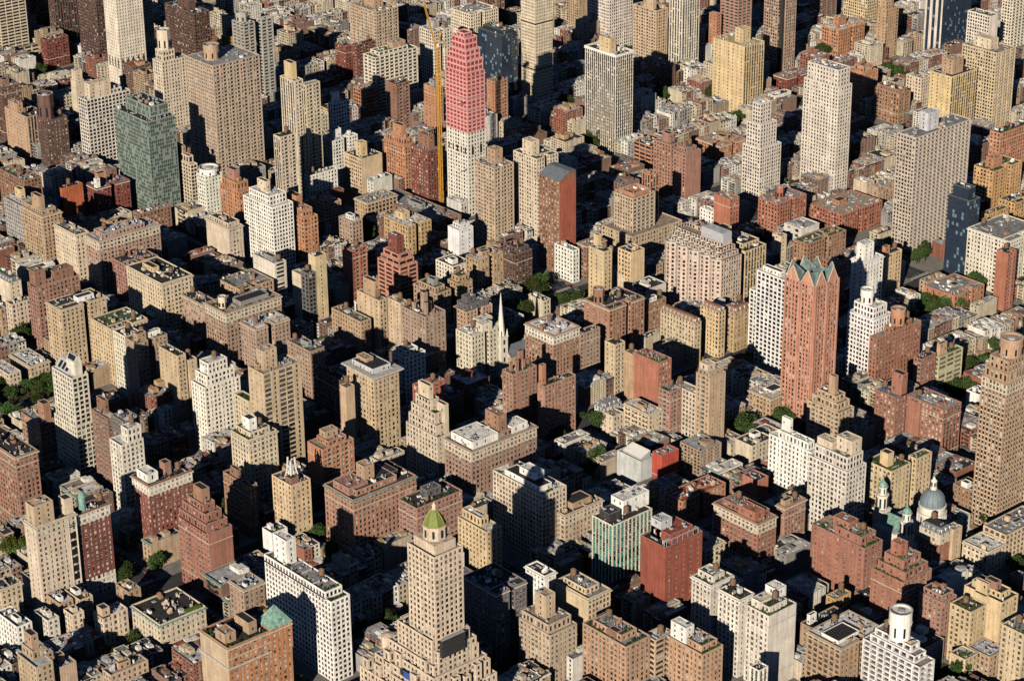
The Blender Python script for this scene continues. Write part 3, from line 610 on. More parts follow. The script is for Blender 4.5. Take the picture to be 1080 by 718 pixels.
    if E('ANG'):
        zt = z; m = MB(); ax0,ax1,ay0,ay1 = cx0+1,cx1-1,cy0+1.5,cy1-1
        m.quads([[[ax0,ay0,zt+.1],[ax1-6,ay0,zt+.1],[ax1-6,ay0+5,zt+6],[ax0,ay0+5,zt+6]]],'metal')
        for k in range(3): u = ax0+2+k*(ax1-ax0-9)/3; m.quads([[[u,ay0+1,zt+1.36],[u+2.8,ay0+1,zt+1.36],[u+2.8,ay0+4,zt+4.9],[u,ay0+4,zt+4.9]]],'glass_dark')
        m.quads([[[ax1-6,ay0,zt+.1],[ax1-6,ay1,zt+.1],[ax1-6,ay1,zt+6],[ax1-6,ay0+5,zt+6]],[[ax0,ay1,zt],[ax0,ay0,zt],[ax0,ay0+5,zt+6],[ax0,ay1,zt+6]],[[ax0,ay0+5,zt+6],[ax1-6,ay0+5,zt+6],[ax1-6,ay1,zt+6],[ax0,ay1,zt+6]],[[ax1-6,ay1,zt],[ax0,ay1,zt],[ax0,ay1,zt+6],[ax1-6,ay1,zt+6]]],'wall')
        m.build('sloped_roof', root, wc)
        m = MB(); bx0,bx1,by0,by1 = ax1-11,ax1-1,ay0+2.5,ay1-1.5
        m.box(bx0,bx1,by0,by1,zt+.1,zt+9,'wall'); M_ = (by0+by1)/2
        m.quads([[[bx0,by0,zt+9.01],[bx1,by0,zt+9.01],[bx1,M_,zt+13],[bx0,M_,zt+13]]],'metal'); m.quads([[[bx0+1.2,by0+.5,zt+9.8],[bx1-1.2,by0+.5,zt+9.8],[bx1-1.2,M_-.5,zt+12.7],[bx0+1.2,M_-.5,zt+12.7]]],'glass_dark')
        m.quads([[[bx1,by0,zt+9],[bx1,by1,zt+9],[bx1,M_+1,zt+13],[bx1,M_,zt+13]],[[bx0,by1,zt+9],[bx0,by0,zt+9],[bx0,M_,zt+13],[bx0,M_+1,zt+13]]],'wall'); m.quads([[[bx0,M_,zt+13],[bx1,M_,zt+13],[bx1,by1,zt+9],[bx0,by1,zt+9]]],'metal')
        m.build('glass_crown', root, wc)
        return root
    if E('WS'):
        m = MB()
        for a in (-3,0,3):
            for b in (-3,0,3):
                if a == 0 and b == 0: continue
                m.beam((a+1,b,h+.1),(a*.6+1,b*.6,h+6),.6,'white')
        for zz in (4,8.7): m.ring(-2.4+1,2.4+1,-2.4,2.4,h+zz,h+zz+.6,.6,'white')
        for a in (-1,1):
            for b in (-1,1): m.beam((a*1.8+1,b*1.8,h+6),(a*1.4+1,b*1.4,h+14-abs(a-b)),.7,'white')
        m.lathe(1,0,[(1.9,h+.1),(1.9,h+7),(1.2,h+10),(.1,h+12)],8,'metal'); m.build('roof_frame', root)
    if E('CH'):
        for (a,b,c,hh) in ((.15,.2,.5,9),(.3,.55,.4,7),(.6,.15,.4,6),(.65,.7,.45,11),(.42,.45,1.0,13)):
            X0,X1,Y0,Y1 = FR(a,a+.12*c+.03,b,b+.12*c+.06)
            MB().box(X0,X1,Y0,Y1,h+.03,h+hh,'wall','dark').box(X0-.25,X1+.25,Y0-.25,Y1+.25,h+hh*.8,h+hh*.8+.5,'wall').build('chimney_stack', root, wc); bs.append((X0,X1,Y0,Y1))
    if E('PYR'):
        X1p, X0p, Y0p, Y1p = x1+.4, x1-11.5, y1-13, y1+.4; m = MB(); four(m, X0p,X1p,Y0p,Y1p,h-14,h+1.5,'blank','wht'); m.build('corner_turret', root, wc)
        m = MB(); mx,my = (X0p+X1p)/2,(Y0p+Y1p)/2; P = [(X0p-.4,Y0p-.4),(X1p+.4,Y0p-.4),(X1p+.4,Y1p+.4),(X0p-.4,Y1p+.4)]
        for i in range(4): m.quads([[[*P[i],h+1.52],[*P[(i+1)%4],h+1.52],[mx+.2,my,h+11.5],[mx-.2,my,h+11.5]]],'copper')
        for dx_,dy_ in ((0,-1),(1,0)): m.box(mx+dx_*4.2-1,mx+dx_*4.2+1,my+dy_*4.2-1,my+dy_*4.2+1,h+2.6,h+4.8,'copper')
        m.build('pyramid_roof', root); bs.append((X0p,X1p,Y0p,Y1p))
        b = MB(); b.ring(x0-.9,x1+.9,y0-.9,y1-13.2,h-11.5,h-10.6,.88,'coping'); b.build('balcony_ledge', root)
        for k in range(6): u = y0+3+k*(d-18)/5; inst(ME['shrub0'],'shrub',root,(x1+.5,u,h-10.6),sc=(.4,.5,.6))
    for e in ex:
        if e.startswith('S.'): m = MB(); m.box(x0+.05,x1-.05,y0-.3,y0-.004,Z0,h-.6,'wall'); m.build('side_wall', root, col3(e[2:]))
    if E('F'):
        for k in range(3):
            for zz in np.arange(4, h-1, 3): u = x0+4+k*(w-8)/2; MB().box(u-1.6,u+1.6,y0-1.0,y0-.01,zz,zz+.12,'dark',bottom=True).build('fire_escape', root)
    if E('SL'):
        m = MB(); m.quads([[[x0+3,y0+2,h+1.5],[x1-2,y0+2,h+1.5],[x1-2,y1-3,h+4.5],[x0+3,y1-3,h+4.5]]],'white'); m.quads([[[x1-2,y0+2,h+.1],[x1-2,y1-3,h+.1],[x1-2,y1-3,h+4.5],[x1-2,y0+2,h+1.5]],[[x0+3,y0+2,h+.1],[x1-2,y0+2,h+.1],[x1-2,y0+2,h+1.5],[x0+3,y0+2,h+1.5]],[[x1-2,y1-3,h],[x0+3,y1-3,h],[x0+3,y1-3,h+4.5],[x1-2,y1-3,h+4.5]],[[x0+3,y1-3,h],[x0+3,y0+2,h],[x0+3,y0+2,h+1.5],[x0+3,y1-3,h+4.5]]],'metal'); m.build('skylight_roof', root); return root
    if E('CARL'):
        # tower top: blue glass bays, octagonal lantern, green ribbed dome; stepped wings below
        zt = h; m = MB(); m.box(x0+2.5,x1-2.5,y0+2.5,y1-2.5,zt+.03,zt+5,'wall','roof'); m.lathe(0,0,[(6,zt+5),(6,zt+11.5),(6.4,zt+11.6),(6.4,zt+12.3),(5.6,zt+12.4)],8,'wall',a0=math.pi/8)
        for k in range(8):
            an = k*math.pi/4; m.beam((math.cos(an)*5.5,math.sin(an)*5.5,zt+6.5),(math.cos(an)*5.5,math.sin(an)*5.5,zt+10.5),1.0,'navy' if k in (7,6) else 'glass_dark')
        m.build('lantern', root, wc)
        m = MB(); m.lathe(0,0,[(5.7,zt+12.3),(5.3,zt+13.6),(3.8,zt+16.8),(2.1,zt+19.2),(.9,zt+20.4)],8,'lime',a0=math.pi/8); m.build('green_dome', root)
        m = MB()
        for k in range(8):
            an = k*math.pi/4+math.pi/8; P = [(math.cos(an)*r_,math.sin(an)*r_,zz+zt) for r_,zz in ((5.75,12.4),(5.35,13.7),(3.85,16.9),(2.15,19.3),(.95,20.5))]
            for p_,q_ in zip(P[:-1],P[1:]): m.beam(p_,q_,.22,'paint_y')
        m.lathe(0,0,[(1.1,zt+20.3),(1.0,zt+22),(1.3,zt+22.2),(.5,zt+23.6),(.1,zt+24.4)],8,'trim'); m.build('finial', root)
        W = [(-9,14,-14,26,40),(-26,12,-13,16,32),(-40,-26,-14,14,26),(0,17,-12,30,30),(-6,12,2,40,25),(-2,24,6,44,18),(12,24,-18,10,20),(-40,22,-19,6,20)]
        for i,(a,b,c,e,hh) in enumerate([(-18,10,-11.5,12,62),(-7,13,-10,15,56),(-24,12.5,-13,17,49),(-10,15,-15,20,44),(-32,14,-16,18,38),(-16,18,-17.5,24,33),(-42,19,-18.5,25,27)]):
            m = MB(); four(m,a,b,c,e,Z0,hh,'pre','pre',back=False); u = m.build('stepped_wing', root, wc*random.uniform(.95,1.05))
            MB().ring(a,b,c,e,hh,hh+1.1,.35,'wall','coping').build('parapet', u, wc); MB().quads([[[a+.35,c+.35,hh],[b-.35,c+.35,hh],[b-.35,e-.35,hh],[a+.35,e-.35,hh]]],'roof').build('roof', u, rc)
            for _ in range(7):
                px = random.uniform(a+2,b-2); py = random.choice([c+random.uniform(1.5,3),e-random.uniform(1.5,3)]); inst(ME['ac' if random.random()<.5 else 'chimney'],'roof_box',u,(px,py,hh),col=wc)
        m = MB(); m.box(13,15,-9,6,54,64,'dark','metal'); m.box(4,9,-13.6,-10.1,46.1,50,'dark','metal'); m.build('dark_glass_bay', root)
        m = MB(); m.box(-6,0,-17.6,-17.02,37,41,'blue'); m.box(0.02,5,-17.6,-17.02,36.5,40.5,'redp'); m.box(-9,-6.02,-17.6,-17.02,37.5,41,'dark'); m.build('coloured_screen', root)
        m = MB(); m.lathe(-33,-6,[(4,36),(4,44),(4.3,44.1),(4.3,44.8),(3.8,45.2),(.1,46)],8,'wall'); m.build('tank_house', root, wc)
        for (a,b,c,hh) in ((-38,-16,27,2),(-28,-16,27,3),(-22,-14,38,2),(6,21,33,4),(14,19,33,5),(15.5,12,33,6),(-2,17,44,3),(11,14,44,4),(6,-12.5,44,3),(-14,-13,38,4),(15.5,-2,33,4),(15.5,5,33,2),(-4,22,33,3),(-20,15,38,3),(9,10,56,2),(2,-16,33,5),(10,-16,33,3)):
            m = MB(); four(m,a-2.5,a+2.5,b-2,b+2,c,c+hh+4,'pre','pre',back=False); m.ring(a-2.5,a+2.5,b-2,b+2,c+hh+4,c+hh+4.8,.3,'wall','coping'); m.quads([[[a-2.2,b-1.7,c+hh+4.02],[a+2.2,b-1.7,c+hh+4.02],[a+2.2,b+1.7,c+hh+4.02],[a-2.2,b+1.7,c+hh+4.02]]],'roof'); m.build('turret', root, wc)
        BOX.append((X-w/2-44, X-w/2+21, Y+d/2-19, Y+d/2+34, 27))
        return root
    if E('gh'): MB().box(x1-3.4,x1-1.2,y1-12,y1-2,h+.2,h+1.9,'leaf_bright').build('hedge', root)
    if E('q'): 
        m = MB()
        for k in range(7):
            u = y0+2+k*(d-4)/6; m.box(x1-4,x1-3.8,u,u+.2,h,h+3.2,'metal'); m.box(x1-1.4,x1-1.2,u,u+.2,h,h+3.2,'metal')
        m.box(x1-4,x1-1.2,y0+2,y1-2,h+3.2,h+3.4,'metal'); m.build('steel_frame', root)
    if id_ in ('a155',):
        m = MB()
        for zz in (22,26,30): m.box(x0+2,x0+6,y0-1.2,y0-.02,zz,zz+.3,'redp'); 
        m.build('awning', root)
    if id_ == 'whiteface':
        m = MB()
        for k in range(7): zz = h-9-k*5.2; m.box(x1+.004,x1+.08,y1-4.6,y1-1.2,zz-(0 if k else -2),zz+3.9,'glass_dark')
        m.beam((x1+.1,y1-5.4,1),(x1+.1,y1-5.4,h),.5,'limestone'); m.beam((x1+.1,y1-.5,1),(x1+.1,y1-.5,h),.5,'limestone'); m.build('tall_window_bay', root)
    if id_ == 'a15b': MB().quads([[[x0-1,y0-4,h-8],[x1+1,y0-4,h-8],[x1+1,y0-.02,h-6],[x0-1,y0-.02,h-6]]],'blue').build('tarpaulin', root)
    if id_ == 'whitepent' : pass
    dens = {'tower':.8}.get(cat,1.15)
    clutter(root, cx0+.5,cx1-.5,cy0+.5,cy1-.5,z+.03,wc,rc,dens,E('w') or (h > 28 and cat != 'tower' and random.random() < .6),bs+avoid,E('g'))
    if tiers and (w*d > 250): clutter(root, x0+.5,x1-.5,y0+.5,y1-.5,h+.03,wc,rc,.35,False,[(cx0-.5,cx1+.5,cy0-.5,cy1+.5)],E('g'))
    return root
SPLIT = set(['gothic','a93','a97','a98','a106','a106b','a113a','a113c','b28','b28b','b28c','b29','b30','b36','b37','angled','a138','a139','a140','a141','a142','a143','a144','whitezig','a147','a147b','tanband','a149','a149b','a150','a151','a152','cornice','a154b','a155','a155b','creamstep','a157','whitepent','a160','a161','a163','redblank','a164b','a164c','a165','a166','a167','modern','redcube','a169','a169b','a170','a171','a172','a173','whitescal','creamgrid','whitetank','brickoct','a177b','a178','redbig','redbig2','roundtop','a181','whiteface','redwhite','redlime','brickstep','a185','yellowspire','a187','pinkgreen','a191','a192','carlyle','a194','a195','greenstripe','redblock','rustroof','bricku','a201','a202','a203','terr1','terr2','mansard','a206b','a207','a208','a209','a210','a210b','a211','a211b','a212','a212b','a213','a213b','a213c','a213d','a213e','a213f','a213g','palazzo','a215','a216','pyramid','whited','deco','a221','a222','a223b','a223','a224','a226','trio1','trio2','trio3','turret','a229','a230','a231','drum','a233','a234','a234b','a235','a236','a236b','a237'])
DATA = [
('banded',-1184.7,445.3,40.8,29.4,110.0,'band,band','cream','grey',('B',),'cream office tower with dark horizontal window bands','tower'),
('a2',-1240.9,509.8,9.8,23.4,92.0,'vs,vs','dbr','dark',('B',),'dark brown tower with vertical brick ribs','tower'),
('a3',-1186.5,506.2,10.9,24.6,100.0,'vs,vs','dbr','dark',('B',),'tall dark brown ribbed tower above a red brick block','tower'),
('a4',-1133.2,463.7,10.1,24.1,27.8,'pre,pre','red','dark',(),'dark red brick block with a flat dark roof','apartment building'),
('a5',-1094.4,497.8,33.7,11.1,105.0,'grid,grid','dbr','dark',('B',),'brown tower with a tight grid of small windows','tower'),
('arched',-1041.4,487.1,20.9,28.6,150.0,'arch,arch','ivory','grey',(),'pale tower with tall arched openings near its foot','tower'),
('a7',-1080.8,540.8,8.8,10.0,95.0,'grid,grid','gry','grey',(),'grey gridded tower','tower'),
('a8',-895.8,440.3,14.4,26.9,66.7,'pre,pre','cream','tan',('t.1,.9,.1,.55,9','D.25,.75,.12,.5,18,6'),'stepped cream tower with a round white top','tower'),
('a9',-860.6,343.1,13.6,42.4,63.0,'frame,frame','ivory','tan',('b.15,.75,.12,.6,13,cream',),'white framed modern block with a cream box on top','apartment building'),
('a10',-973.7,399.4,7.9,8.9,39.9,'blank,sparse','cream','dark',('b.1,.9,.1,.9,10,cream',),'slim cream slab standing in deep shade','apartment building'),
('a11',-919.2,318.9,37.3,18.4,39.2,'sparse,vs','tan','dark',('b.45,.85,.05,.35,8,tan',),'tan slab with one windowless side wall','apartment building'),
('a11b',-894.2,322.8,13.8,20.3,40.8,'pre,wht','dbr','dark',('D.3,1,.0,.6,22,7',),'brown block with white windows and an octagonal turret','apartment building'),
('a12',-973.9,328.1,23.0,18.1,49.9,'pre,wht','dbr','grey',('b.3,.6,.3,.6,5,brn',),'dark brown block with white windows at the left edge','apartment building'),
('glass',-735.4,322.9,47.8,25.8,80.5,'glass,glass','glassg','dark',('t.15,.9,.3,.95,9','q'),'green glass tower with cluttered dark roof','tower'),
('a15',-753.8,283.4,16.4,30.5,29.9,'pre,pre','red','blue',('b.4,.7,.2,.45,10,org','b.0,.2,.0,.12,9,white','c'),'brick block with an orange cube and white chimney','apartment building'),
('a15b',-764.7,259.0,4.7,18.7,33.0,'blank,blank','rust','dark',('w',),'rust coloured rooftop block in shade','apartment building'),
('a16',-684.2,194.9,29.8,16.6,49.7,'pre,pre','tan','grey',('b.2,.6,.15,.4,11,tan','c'),'orange tan brick block with a tall brick bulkhead','apartment building'),
('a17',-729.6,203.9,27.9,13.7,42.4,'pre,pre','gry','tan',('b.3,.6,.3,.6,8,yel',),'grey stone block with a yellow bulkhead','apartment building'),
('a18',-752.5,219.8,38.4,15.6,52.8,'pre,pre','brn','tan',('g',),'brown brick block behind a tan corner block','apartment building'),
('a19',-700.1,287.9,9.4,28.9,22.7,'pre,pre','brn','grey',(),'long low brown block with white roof boxes','apartment building'),
('bigbeige',-751.2,397.1,38.5,45.8,106.4,'mixb,balc','beige','grey',('D.4,.62,.15,.4,12,6.5,tan',),'huge beige balcony tower with a round brick tank house','tower'),
('a36',-975.2,527.5,47.3,16.9,75.0,'grid,grid','dbr','dark',('b.3,.7,.3,.7,9,dbr',),'dark brown gridded tower flecked with white blinds','tower'),
('a37',-897.0,528.0,18.2,12.2,82.5,'bandw,bandw','gry','dark',('D.5,.9,.4,.8,8,6',),'pale grey tower with wraparound balcony bands','tower'),
('a37b',-897.5,547.4,7.7,12.6,82.5,'bandw,bandw','gry','white',(),'narrow pale grey balcony slab with white roof edge','tower'),
('a38',-1000.9,580.2,10.9,7.2,36.0,'sparse,sparse','yelo','tan',(),'ochre block behind a round brick tank house','apartment building'),
('a39',-692.2,434.3,19.3,8.7,99.8,'vs,balc','cream','dark',('b.3,.8,.2,.8,14,yel',),'tall cream tower with a square yellow bulkhead','tower'),
('a39b',-683.3,438.6,4.0,14.4,97.7,'vs,balc','cream','grey',(),'dark recessed wing of cream balcony slabs','tower'),
('a39c',-652.3,390.0,8.8,15.2,73.7,'vs,balc','cream','dark',('g',),'lower cream balcony tower with stepped top','apartment building'),
('a40',-695.4,471.5,16.6,26.0,39.8,'pre,pre','white','white',('b.3,.6,.2,.5,8,white',),'white block with small square windows','apartment building'),
('a40b',-734.8,502.3,4.0,17.4,55.0,'grid,grid','white','white',('b.2,.7,.1,.5,10,white',),'small white block with a white cube on top','apartment building'),
('a41',-667.3,426.4,4.7,28.5,28.5,'pre,pre','white','tan',(),'low white block with a tan end wall','apartment building'),
('a42',-683.1,338.7,11.6,15.9,46.0,'pre,vsd','white','green',('D.1,.9,.1,.9,5,10,white',),'white block with a dark glass bay and rounded top','apartment building'),
('a43',-725.7,353.6,42.1,6.0,40.0,'frame,frame','cream','tan',('t.1,.9,.2,.9,6','b.3,.7,.3,.7,7,tan'),'cream stepped block with tall dark window slots','apartment building'),
('a44',-650.7,347.8,25.7,12.2,39.6,'pre,pre','org','tan',('t.15,.95,.1,.95,6','b.4,.8,.3,.7,9,pnk'),'red orange brick block with stepped curved front','apartment building'),
('a45',-577.0,327.1,37.1,19.2,52.9,'grid,grid','white','white',('t.15,.85,.1,.9,7','b.4,.7,.3,.5,9,cream'),'bright white stepped apartment block','apartment building'),
('a46',-571.5,351.4,29.7,13.0,39.3,'pre,pre','org','tan',('t.1,.8,.1,.8,6','b.4,.8,.2,.6,9,org'),'orange brick stepped block beside a white one','apartment building'),
('a47',-622.4,407.9,20.8,16.4,21.7,'pre,pre','tan','tan',('g',),'small tan block with roof terraces','apartment building'),
('a48',-925.3,696.4,41.0,26.5,54.0,'balc,balc','tan2','tan',('b.3,.7,.3,.7,10,tan',),'tan tower with white balcony stacks','tower'),
('a49',-819.1,612.9,17.6,48.0,51.7,'bandw,bandw','ivory','green',('b.3,.8,.5,.8,5,tan',),'white slab with dark ribbon windows and green roof','apartment building'),
('a50',-893.3,635.5,15.6,7.5,40.5,'pre,pre','red','dark',(),'dark red brick block in half shade','apartment building'),
('a50b',-870.0,630.7,4.9,22.0,48.0,'balc,balc','dred','dark',('w',),'dark red brick block with a wooden water tank','apartment building'),
('a51',-814.9,594.5,14.0,17.9,27.0,'frame,pre','org','tan',(),'orange brick block with square concrete bays','apartment building'),
('a52',-771.0,597.7,13.6,15.0,42.0,'sparse,balc','brn','dark',('w',),'brown brick block with rows of pale balconies','apartment building'),
('a53',-842.4,698.4,20.7,22.5,53.2,'grid,grid','ivory','grey',('b.4,.8,.3,.6,7,gry',),'white gridded block crossed by a slanting shadow','apartment building'),
('a54',-894.0,785.5,29.6,34.8,40.5,'grid,grid','ivory','grey',(),'long white gridded block behind','apartment building'),
('a55',-950.7,851.0,20.7,25.8,90.0,'vs,vs','brn','dark',(),'brown ribbed tower cut by the top edge','tower'),
('pink',-570.7,511.5,26.1,18.5,118.3,'pinkg,pinkg','pinknet','pinknet',('PINK',),'white tower wrapped in pink netting on its upper half','tower'),
('a58',-750.7,701.7,32.5,18.6,69.0,'glassd,glassd','glassd','green',(),'dark glass block with a pale green corner strip','apartment building'),
('a59',-700.1,650.7,11.8,14.0,49.5,'sparse,balc','org','grey',(),'orange brick slab with balconies','apartment building'),
('a60',-730.5,608.6,15.6,8.8,46.2,'sparse,pre','org','grey',('b.3,.7,.3,.7,6,grey',),'orange brick slab behind a crane mast','apartment building'),
('diamond',-734.3,726.6,18.6,20.6,132.0,'dia,dia','cream','white',(),'cream tower with a woven diamond window pattern','tower'),
('a62',-815.0,892.0,31.0,31.0,100.0,'grid,grid','ivory','grey',(),'white gridded tower with corner ribs','tower'),
('a63',-730.8,872.3,30.7,15.1,62.0,'balc,pre','tan2','dark',('b.2,.6,.1,.4,14,tan2',),'tan block with a dark brown brick side','apartment building'),
('a64',-711.6,887.2,17.2,22.3,135.0,'vs,vs','ivory','grey',(),'very tall tower with white and dark vertical stripes','tower'),
('darkgrid',-599.4,697.4,37.8,20.3,86.2,'vsb,vsb','ivory','dark',('b.25,.6,.1,.45,13,yel','c'),'dark windowed tower with pale ribs and yellow cube','tower'),
('a67',-714.0,964.0,23.9,18.1,90.0,'bandw,bandw','pnk','grey',(),'pinkish tower with rounded balcony bands','tower'),
('a68',-728.5,949.8,10.5,5.3,43.2,'sparse,balc','org','grey',(),'slim orange brick block','apartment building'),
('yellowb',-595.6,848.7,38.1,25.3,63.3,'sparse,vs','yel','yel',('b.25,.5,.3,.7,13,yel',),'yellow slab with one blank wall and ribbed side','apartment building'),
('a70',-650.0,954.6,22.6,19.3,125.0,'grid,grid','tanpk','dark',('B','NOTCH'),'bronze tan gridded tower with a dark corner','tower'),
('a71',-609.2,920.6,16.9,27.8,15.3,'pre,pre','red','grey',('c',),'low red brick block at a tower foot','apartment building'),
('a72',-651.1,1035.7,21.5,37.0,27.3,'pre,pre','org','white',('b.5,.8,.3,.6,9,org',),'orange brick slab with a square bulkhead','apartment building'),
('paletower',-411.2,764.2,37.5,16.0,89.2,'pre,pre','ivory','grey',('t.05,.92,.03,.92,14',),'tall cream tower with shallow setbacks','tower'),
('whitestep',-434.7,700.8,19.5,24.2,46.5,'grid,grid','ivory','white',('t.12,.9,.08,.85,19','t.3,.75,.2,.7,16'),'white wedding-cake tower with three setbacks','tower'),
('a76',-518.4,741.9,28.8,30.4,17.0,'pre,wht','org','tan',('b.3,.6,.4,.6,4,tan','c'),'low brick school with a broad tan roof','apartment building'),
('a77',-461.2,643.7,14.2,17.1,49.0,'pre,blank','pnk','grey',(),'pink brown brick slab with a windowless side','apartment building'),
('a77b',-490.2,655.8,20.0,12.3,46.0,'pre,balc','pnk','grey',('b.3,.7,.3,.7,8,pnk',),'pink brown brick tower with balconies','apartment building'),
('a77c',-555.0,697.3,22.0,22.2,17.7,'band,band','org','dark',(),'low brick block with window bands','apartment building'),
('a78',-410.7,538.4,20.7,23.0,52.7,'pre,balcw','tan2','org',('P.1,.9,.1,.9,2,org','POD'),'tan tower with an orange crown above a wide podium','tower'),
('a78b',-417.3,562.1,8.9,9.3,64.0,'vs,vs','org','tan',(),'copper orange ribbed block behind a tan tower','apartment building'),
('a79',-433.8,485.2,22.9,16.1,73.7,'wht,blank','brn','dark',('SLANT',),'brown brick slab with slanted roof and red side','tower'),
('a80',-491.1,513.2,27.0,22.2,68.8,'pre,pre','cream','green',('b.3,.7,.1,.45,12,cream','g'),'cream block with shaded front and planted roof','apartment building'),
('a81',-504.2,482.0,23.7,19.6,65.3,'balc,balc','tan2','grey',('b.3,.7,.35,.75,12,tan',),'olive tan balcony tower beside a pink netted tower','tower'),
('a83',-668.0,479.6,22.7,21.5,29.8,'grid,blank','yel2','dark',('b.25,.55,.2,.5,12,yel',),'tan slab with a big blank wall and yellow cube','apartment building'),
('a84',-609.9,440.5,16.6,29.7,17.9,'pre,frame','tan','grey',('c',),'low grey roofed hall with tall windows','apartment building'),
('a85',-649.4,510.2,27.5,11.9,37.8,'pre,pre','org','white',('t.1,.9,.1,.9,6','b.3,.7,.3,.7,10,org'),'orange brick block with a stepped octagonal top','apartment building'),
('a85b',-609.2,501.8,21.6,11.7,46.8,'wht,pre','dred','grey',('b.2,.8,.4,.9,11,brn','w'),'dark red brick block with a pale window column','apartment building'),
('a86',-554.9,465.4,79.1,24.4,11.5,'pre,pre','brn','grey',('b.4,.6,.4,.6,4,grey',),'wide low block with pale grey roof','apartment building'),
('a87',-523.7,412.7,29.3,22.7,30.6,'pre,pre','yelbr','white',('b.5,.8,.3,.6,6,yel',),'yellow and brown block with a white roof','apartment building'),
('a88',-493.0,437.0,13.1,14.0,30.2,'blank,sparse','white','white',(),'white windowless block with stepped roofline','apartment building'),
('salmon',-455.1,350.4,25.8,16.6,35.7,'band,band','sal','tan',('t.08,.9,.08,.9,4','t.16,.85,.16,.85,4','b.3,.7,.25,.65,13,red'),'salmon ziggurat block with a red cube on top','apartment building'),
('a90',-491.1,335.1,11.5,14.0,42.5,'blank,balc','redo','tan',(),'thin orange red brick slab','apartment building'),
('a91',-406.4,294.2,25.3,5.0,41.8,'sparse,pre','tan2','tan',('b.3,.8,.3,.9,12,tan',),'tan block with a tall tan bulkhead','apartment building'),
('a91b',-383.9,294.8,14.2,4.5,46.9,'sparse,pre','tan2','tan',(),'narrow tan block','apartment building'),
('gothic',-350.5,289.6,25.5,17.5,49.0,'pre,pre','tanpk','brn',('CH',),'brown brick block with gothic chimney stacks','apartment building'),
('a93',-410.1,280.3,33.2,8.9,28.8,'pre,pre','tan','grey',('g',),'tan block with planted terraces','apartment building'),
('a94',-411.9,348.9,25.8,13.3,29.5,'pre,pre','tan','green',('g','b.3,.6,.3,.6,5,grey'),'tan block with a green roof garden','apartment building'),
('a94b',-412.7,369.6,12.0,13.2,31.0,'pre,pre','tan','green',('t.2,.9,.2,.9,4','g'),'tan block with green copper sheds','apartment building'),
('a95',-452.3,397.0,19.5,16.6,24.6,'pre,frame','ivory','dark',('b.2,.5,.2,.5,4,white',),'cream block with dark roof and white chimney','apartment building'),
('a96',-438.1,409.3,13.8,24.3,30.5,'pre,wht','tan','white',('b.3,.6,.3,.6,4,tan',),'brown block with wide pale window bands','apartment building'),
('a97',-354.2,328.4,14.3,23.0,39.9,'pre,pre','tan','grey',('b.1,.9,.1,.9,5,dgrey','b.35,.75,.2,.55,9,dgrey'),'tan block carrying dark grey rooftop boxes','apartment building'),
('a98',-332.5,314.5,16.6,29.2,33.6,'pre,pre','ivory','white',('b.05,.45,.35,.65,6,ivory','b.55,.95,.5,.9,5,ivory'),'ivory block with several white roof pavilions','apartment building'),
('a100',-414.3,480.9,20.5,4.3,25.6,'pre,pre','white','grey',('gb',),'small white block with a green base','apartment building'),
('a101',-412.0,492.6,9.9,19.2,26.9,'pre,pre','brn','grey',('c',),'brown block with a pale grey roof','apartment building'),
('twin1',-356.9,458.4,16.1,8.0,48.0,'sparse,pre','yel','dark',('b.7,1,.6,1,9,yel',),'front left yellow brick slab of the joined pair','apartment building'),
('twin2',-352.6,480.9,13.6,13.5,42.4,'pre,blank','yel','dark',(),'front right yellow brick slab of the joined pair','apartment building'),
('a104',-289.9,401.3,25.5,32.9,41.4,'sparse,pre','brn2','dark',('g','D.45,.75,.05,.2,11,4,brn','c'),'brown block with octagonal brick tank house and garden','apartment building'),
('a105',-297.8,443.4,4.0,19.5,30.5,'pre,wht','brn2','green',('b.2,.7,.2,.6,4,white','g'),'brown block with planted white roof pavilion','apartment building'),
('a106',-285.5,346.0,28.4,23.8,40.0,'pre,pre','brn2','white',('c','K'),'striped brick corner block with a bright white roof','apartment building'),
('a106b',-284.9,369.7,4.0,18.3,34.0,'pre,pre','tanpk','dark',(),'plain pinkish brown block','apartment building'),
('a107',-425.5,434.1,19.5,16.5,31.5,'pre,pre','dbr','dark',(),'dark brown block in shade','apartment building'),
('curvy',-285.9,505.1,56.8,20.3,50.0,'grid,vs','ivpk','tan',('CURVE',),'curvy pale apartment block with scalloped balconies','apartment building'),
('a110',-292.1,535.6,30.4,21.6,46.7,'blank,vs','yel2','dark',('b.7,1,.1,.35,12,yel',),'yellow tan block with black roof and ribbed side','apartment building'),
('whitegrid',-202.3,481.1,27.3,10.1,67.2,'frame,frame','white','white',('b.3,.9,.3,.7,4,white',),'white framed block with large square dark windows','apartment building'),
('whitegrid2',-217.3,489.7,26.5,9.4,46.4,'frame,frame','white','white',(),'lower white framed wing','apartment building'),
('gable',-130.8,428.9,25.1,22.2,99.9,'gab,gab','gabo','dark',('GAB',),'orange brick tower with green copper gables','tower'),
('a113a',-251.4,444.6,33.2,5.6,31.7,'pre,pre','yel2','brn',('M','g'),'yellow block with a brown mansard top','apartment building'),
('a113b',-248.6,465.3,18.0,4.0,34.8,'pre,pre','yel2','brn',('M','g'),'slim yellow block with brown mansard','apartment building'),
('a113c',-248.0,480.1,11.4,17.1,30.1,'pre,pre','yelbr','brn',('M',),'yellow block with a brown brick side','apartment building'),
('a114',-331.5,615.7,8.8,6.4,25.2,'sparse,sparse','cream','tan',(),'small cream tower like a roof box','apartment building'),
('a115',-300.8,611.3,13.9,42.4,29.2,'pre,pre','brn2','green',('g',),'long brown block with planted roof','apartment building'),
('a116',-252.8,591.7,15.4,8.0,32.9,'pre,blank','redo','tan',(),'brick block behind the gabled tower','apartment building'),
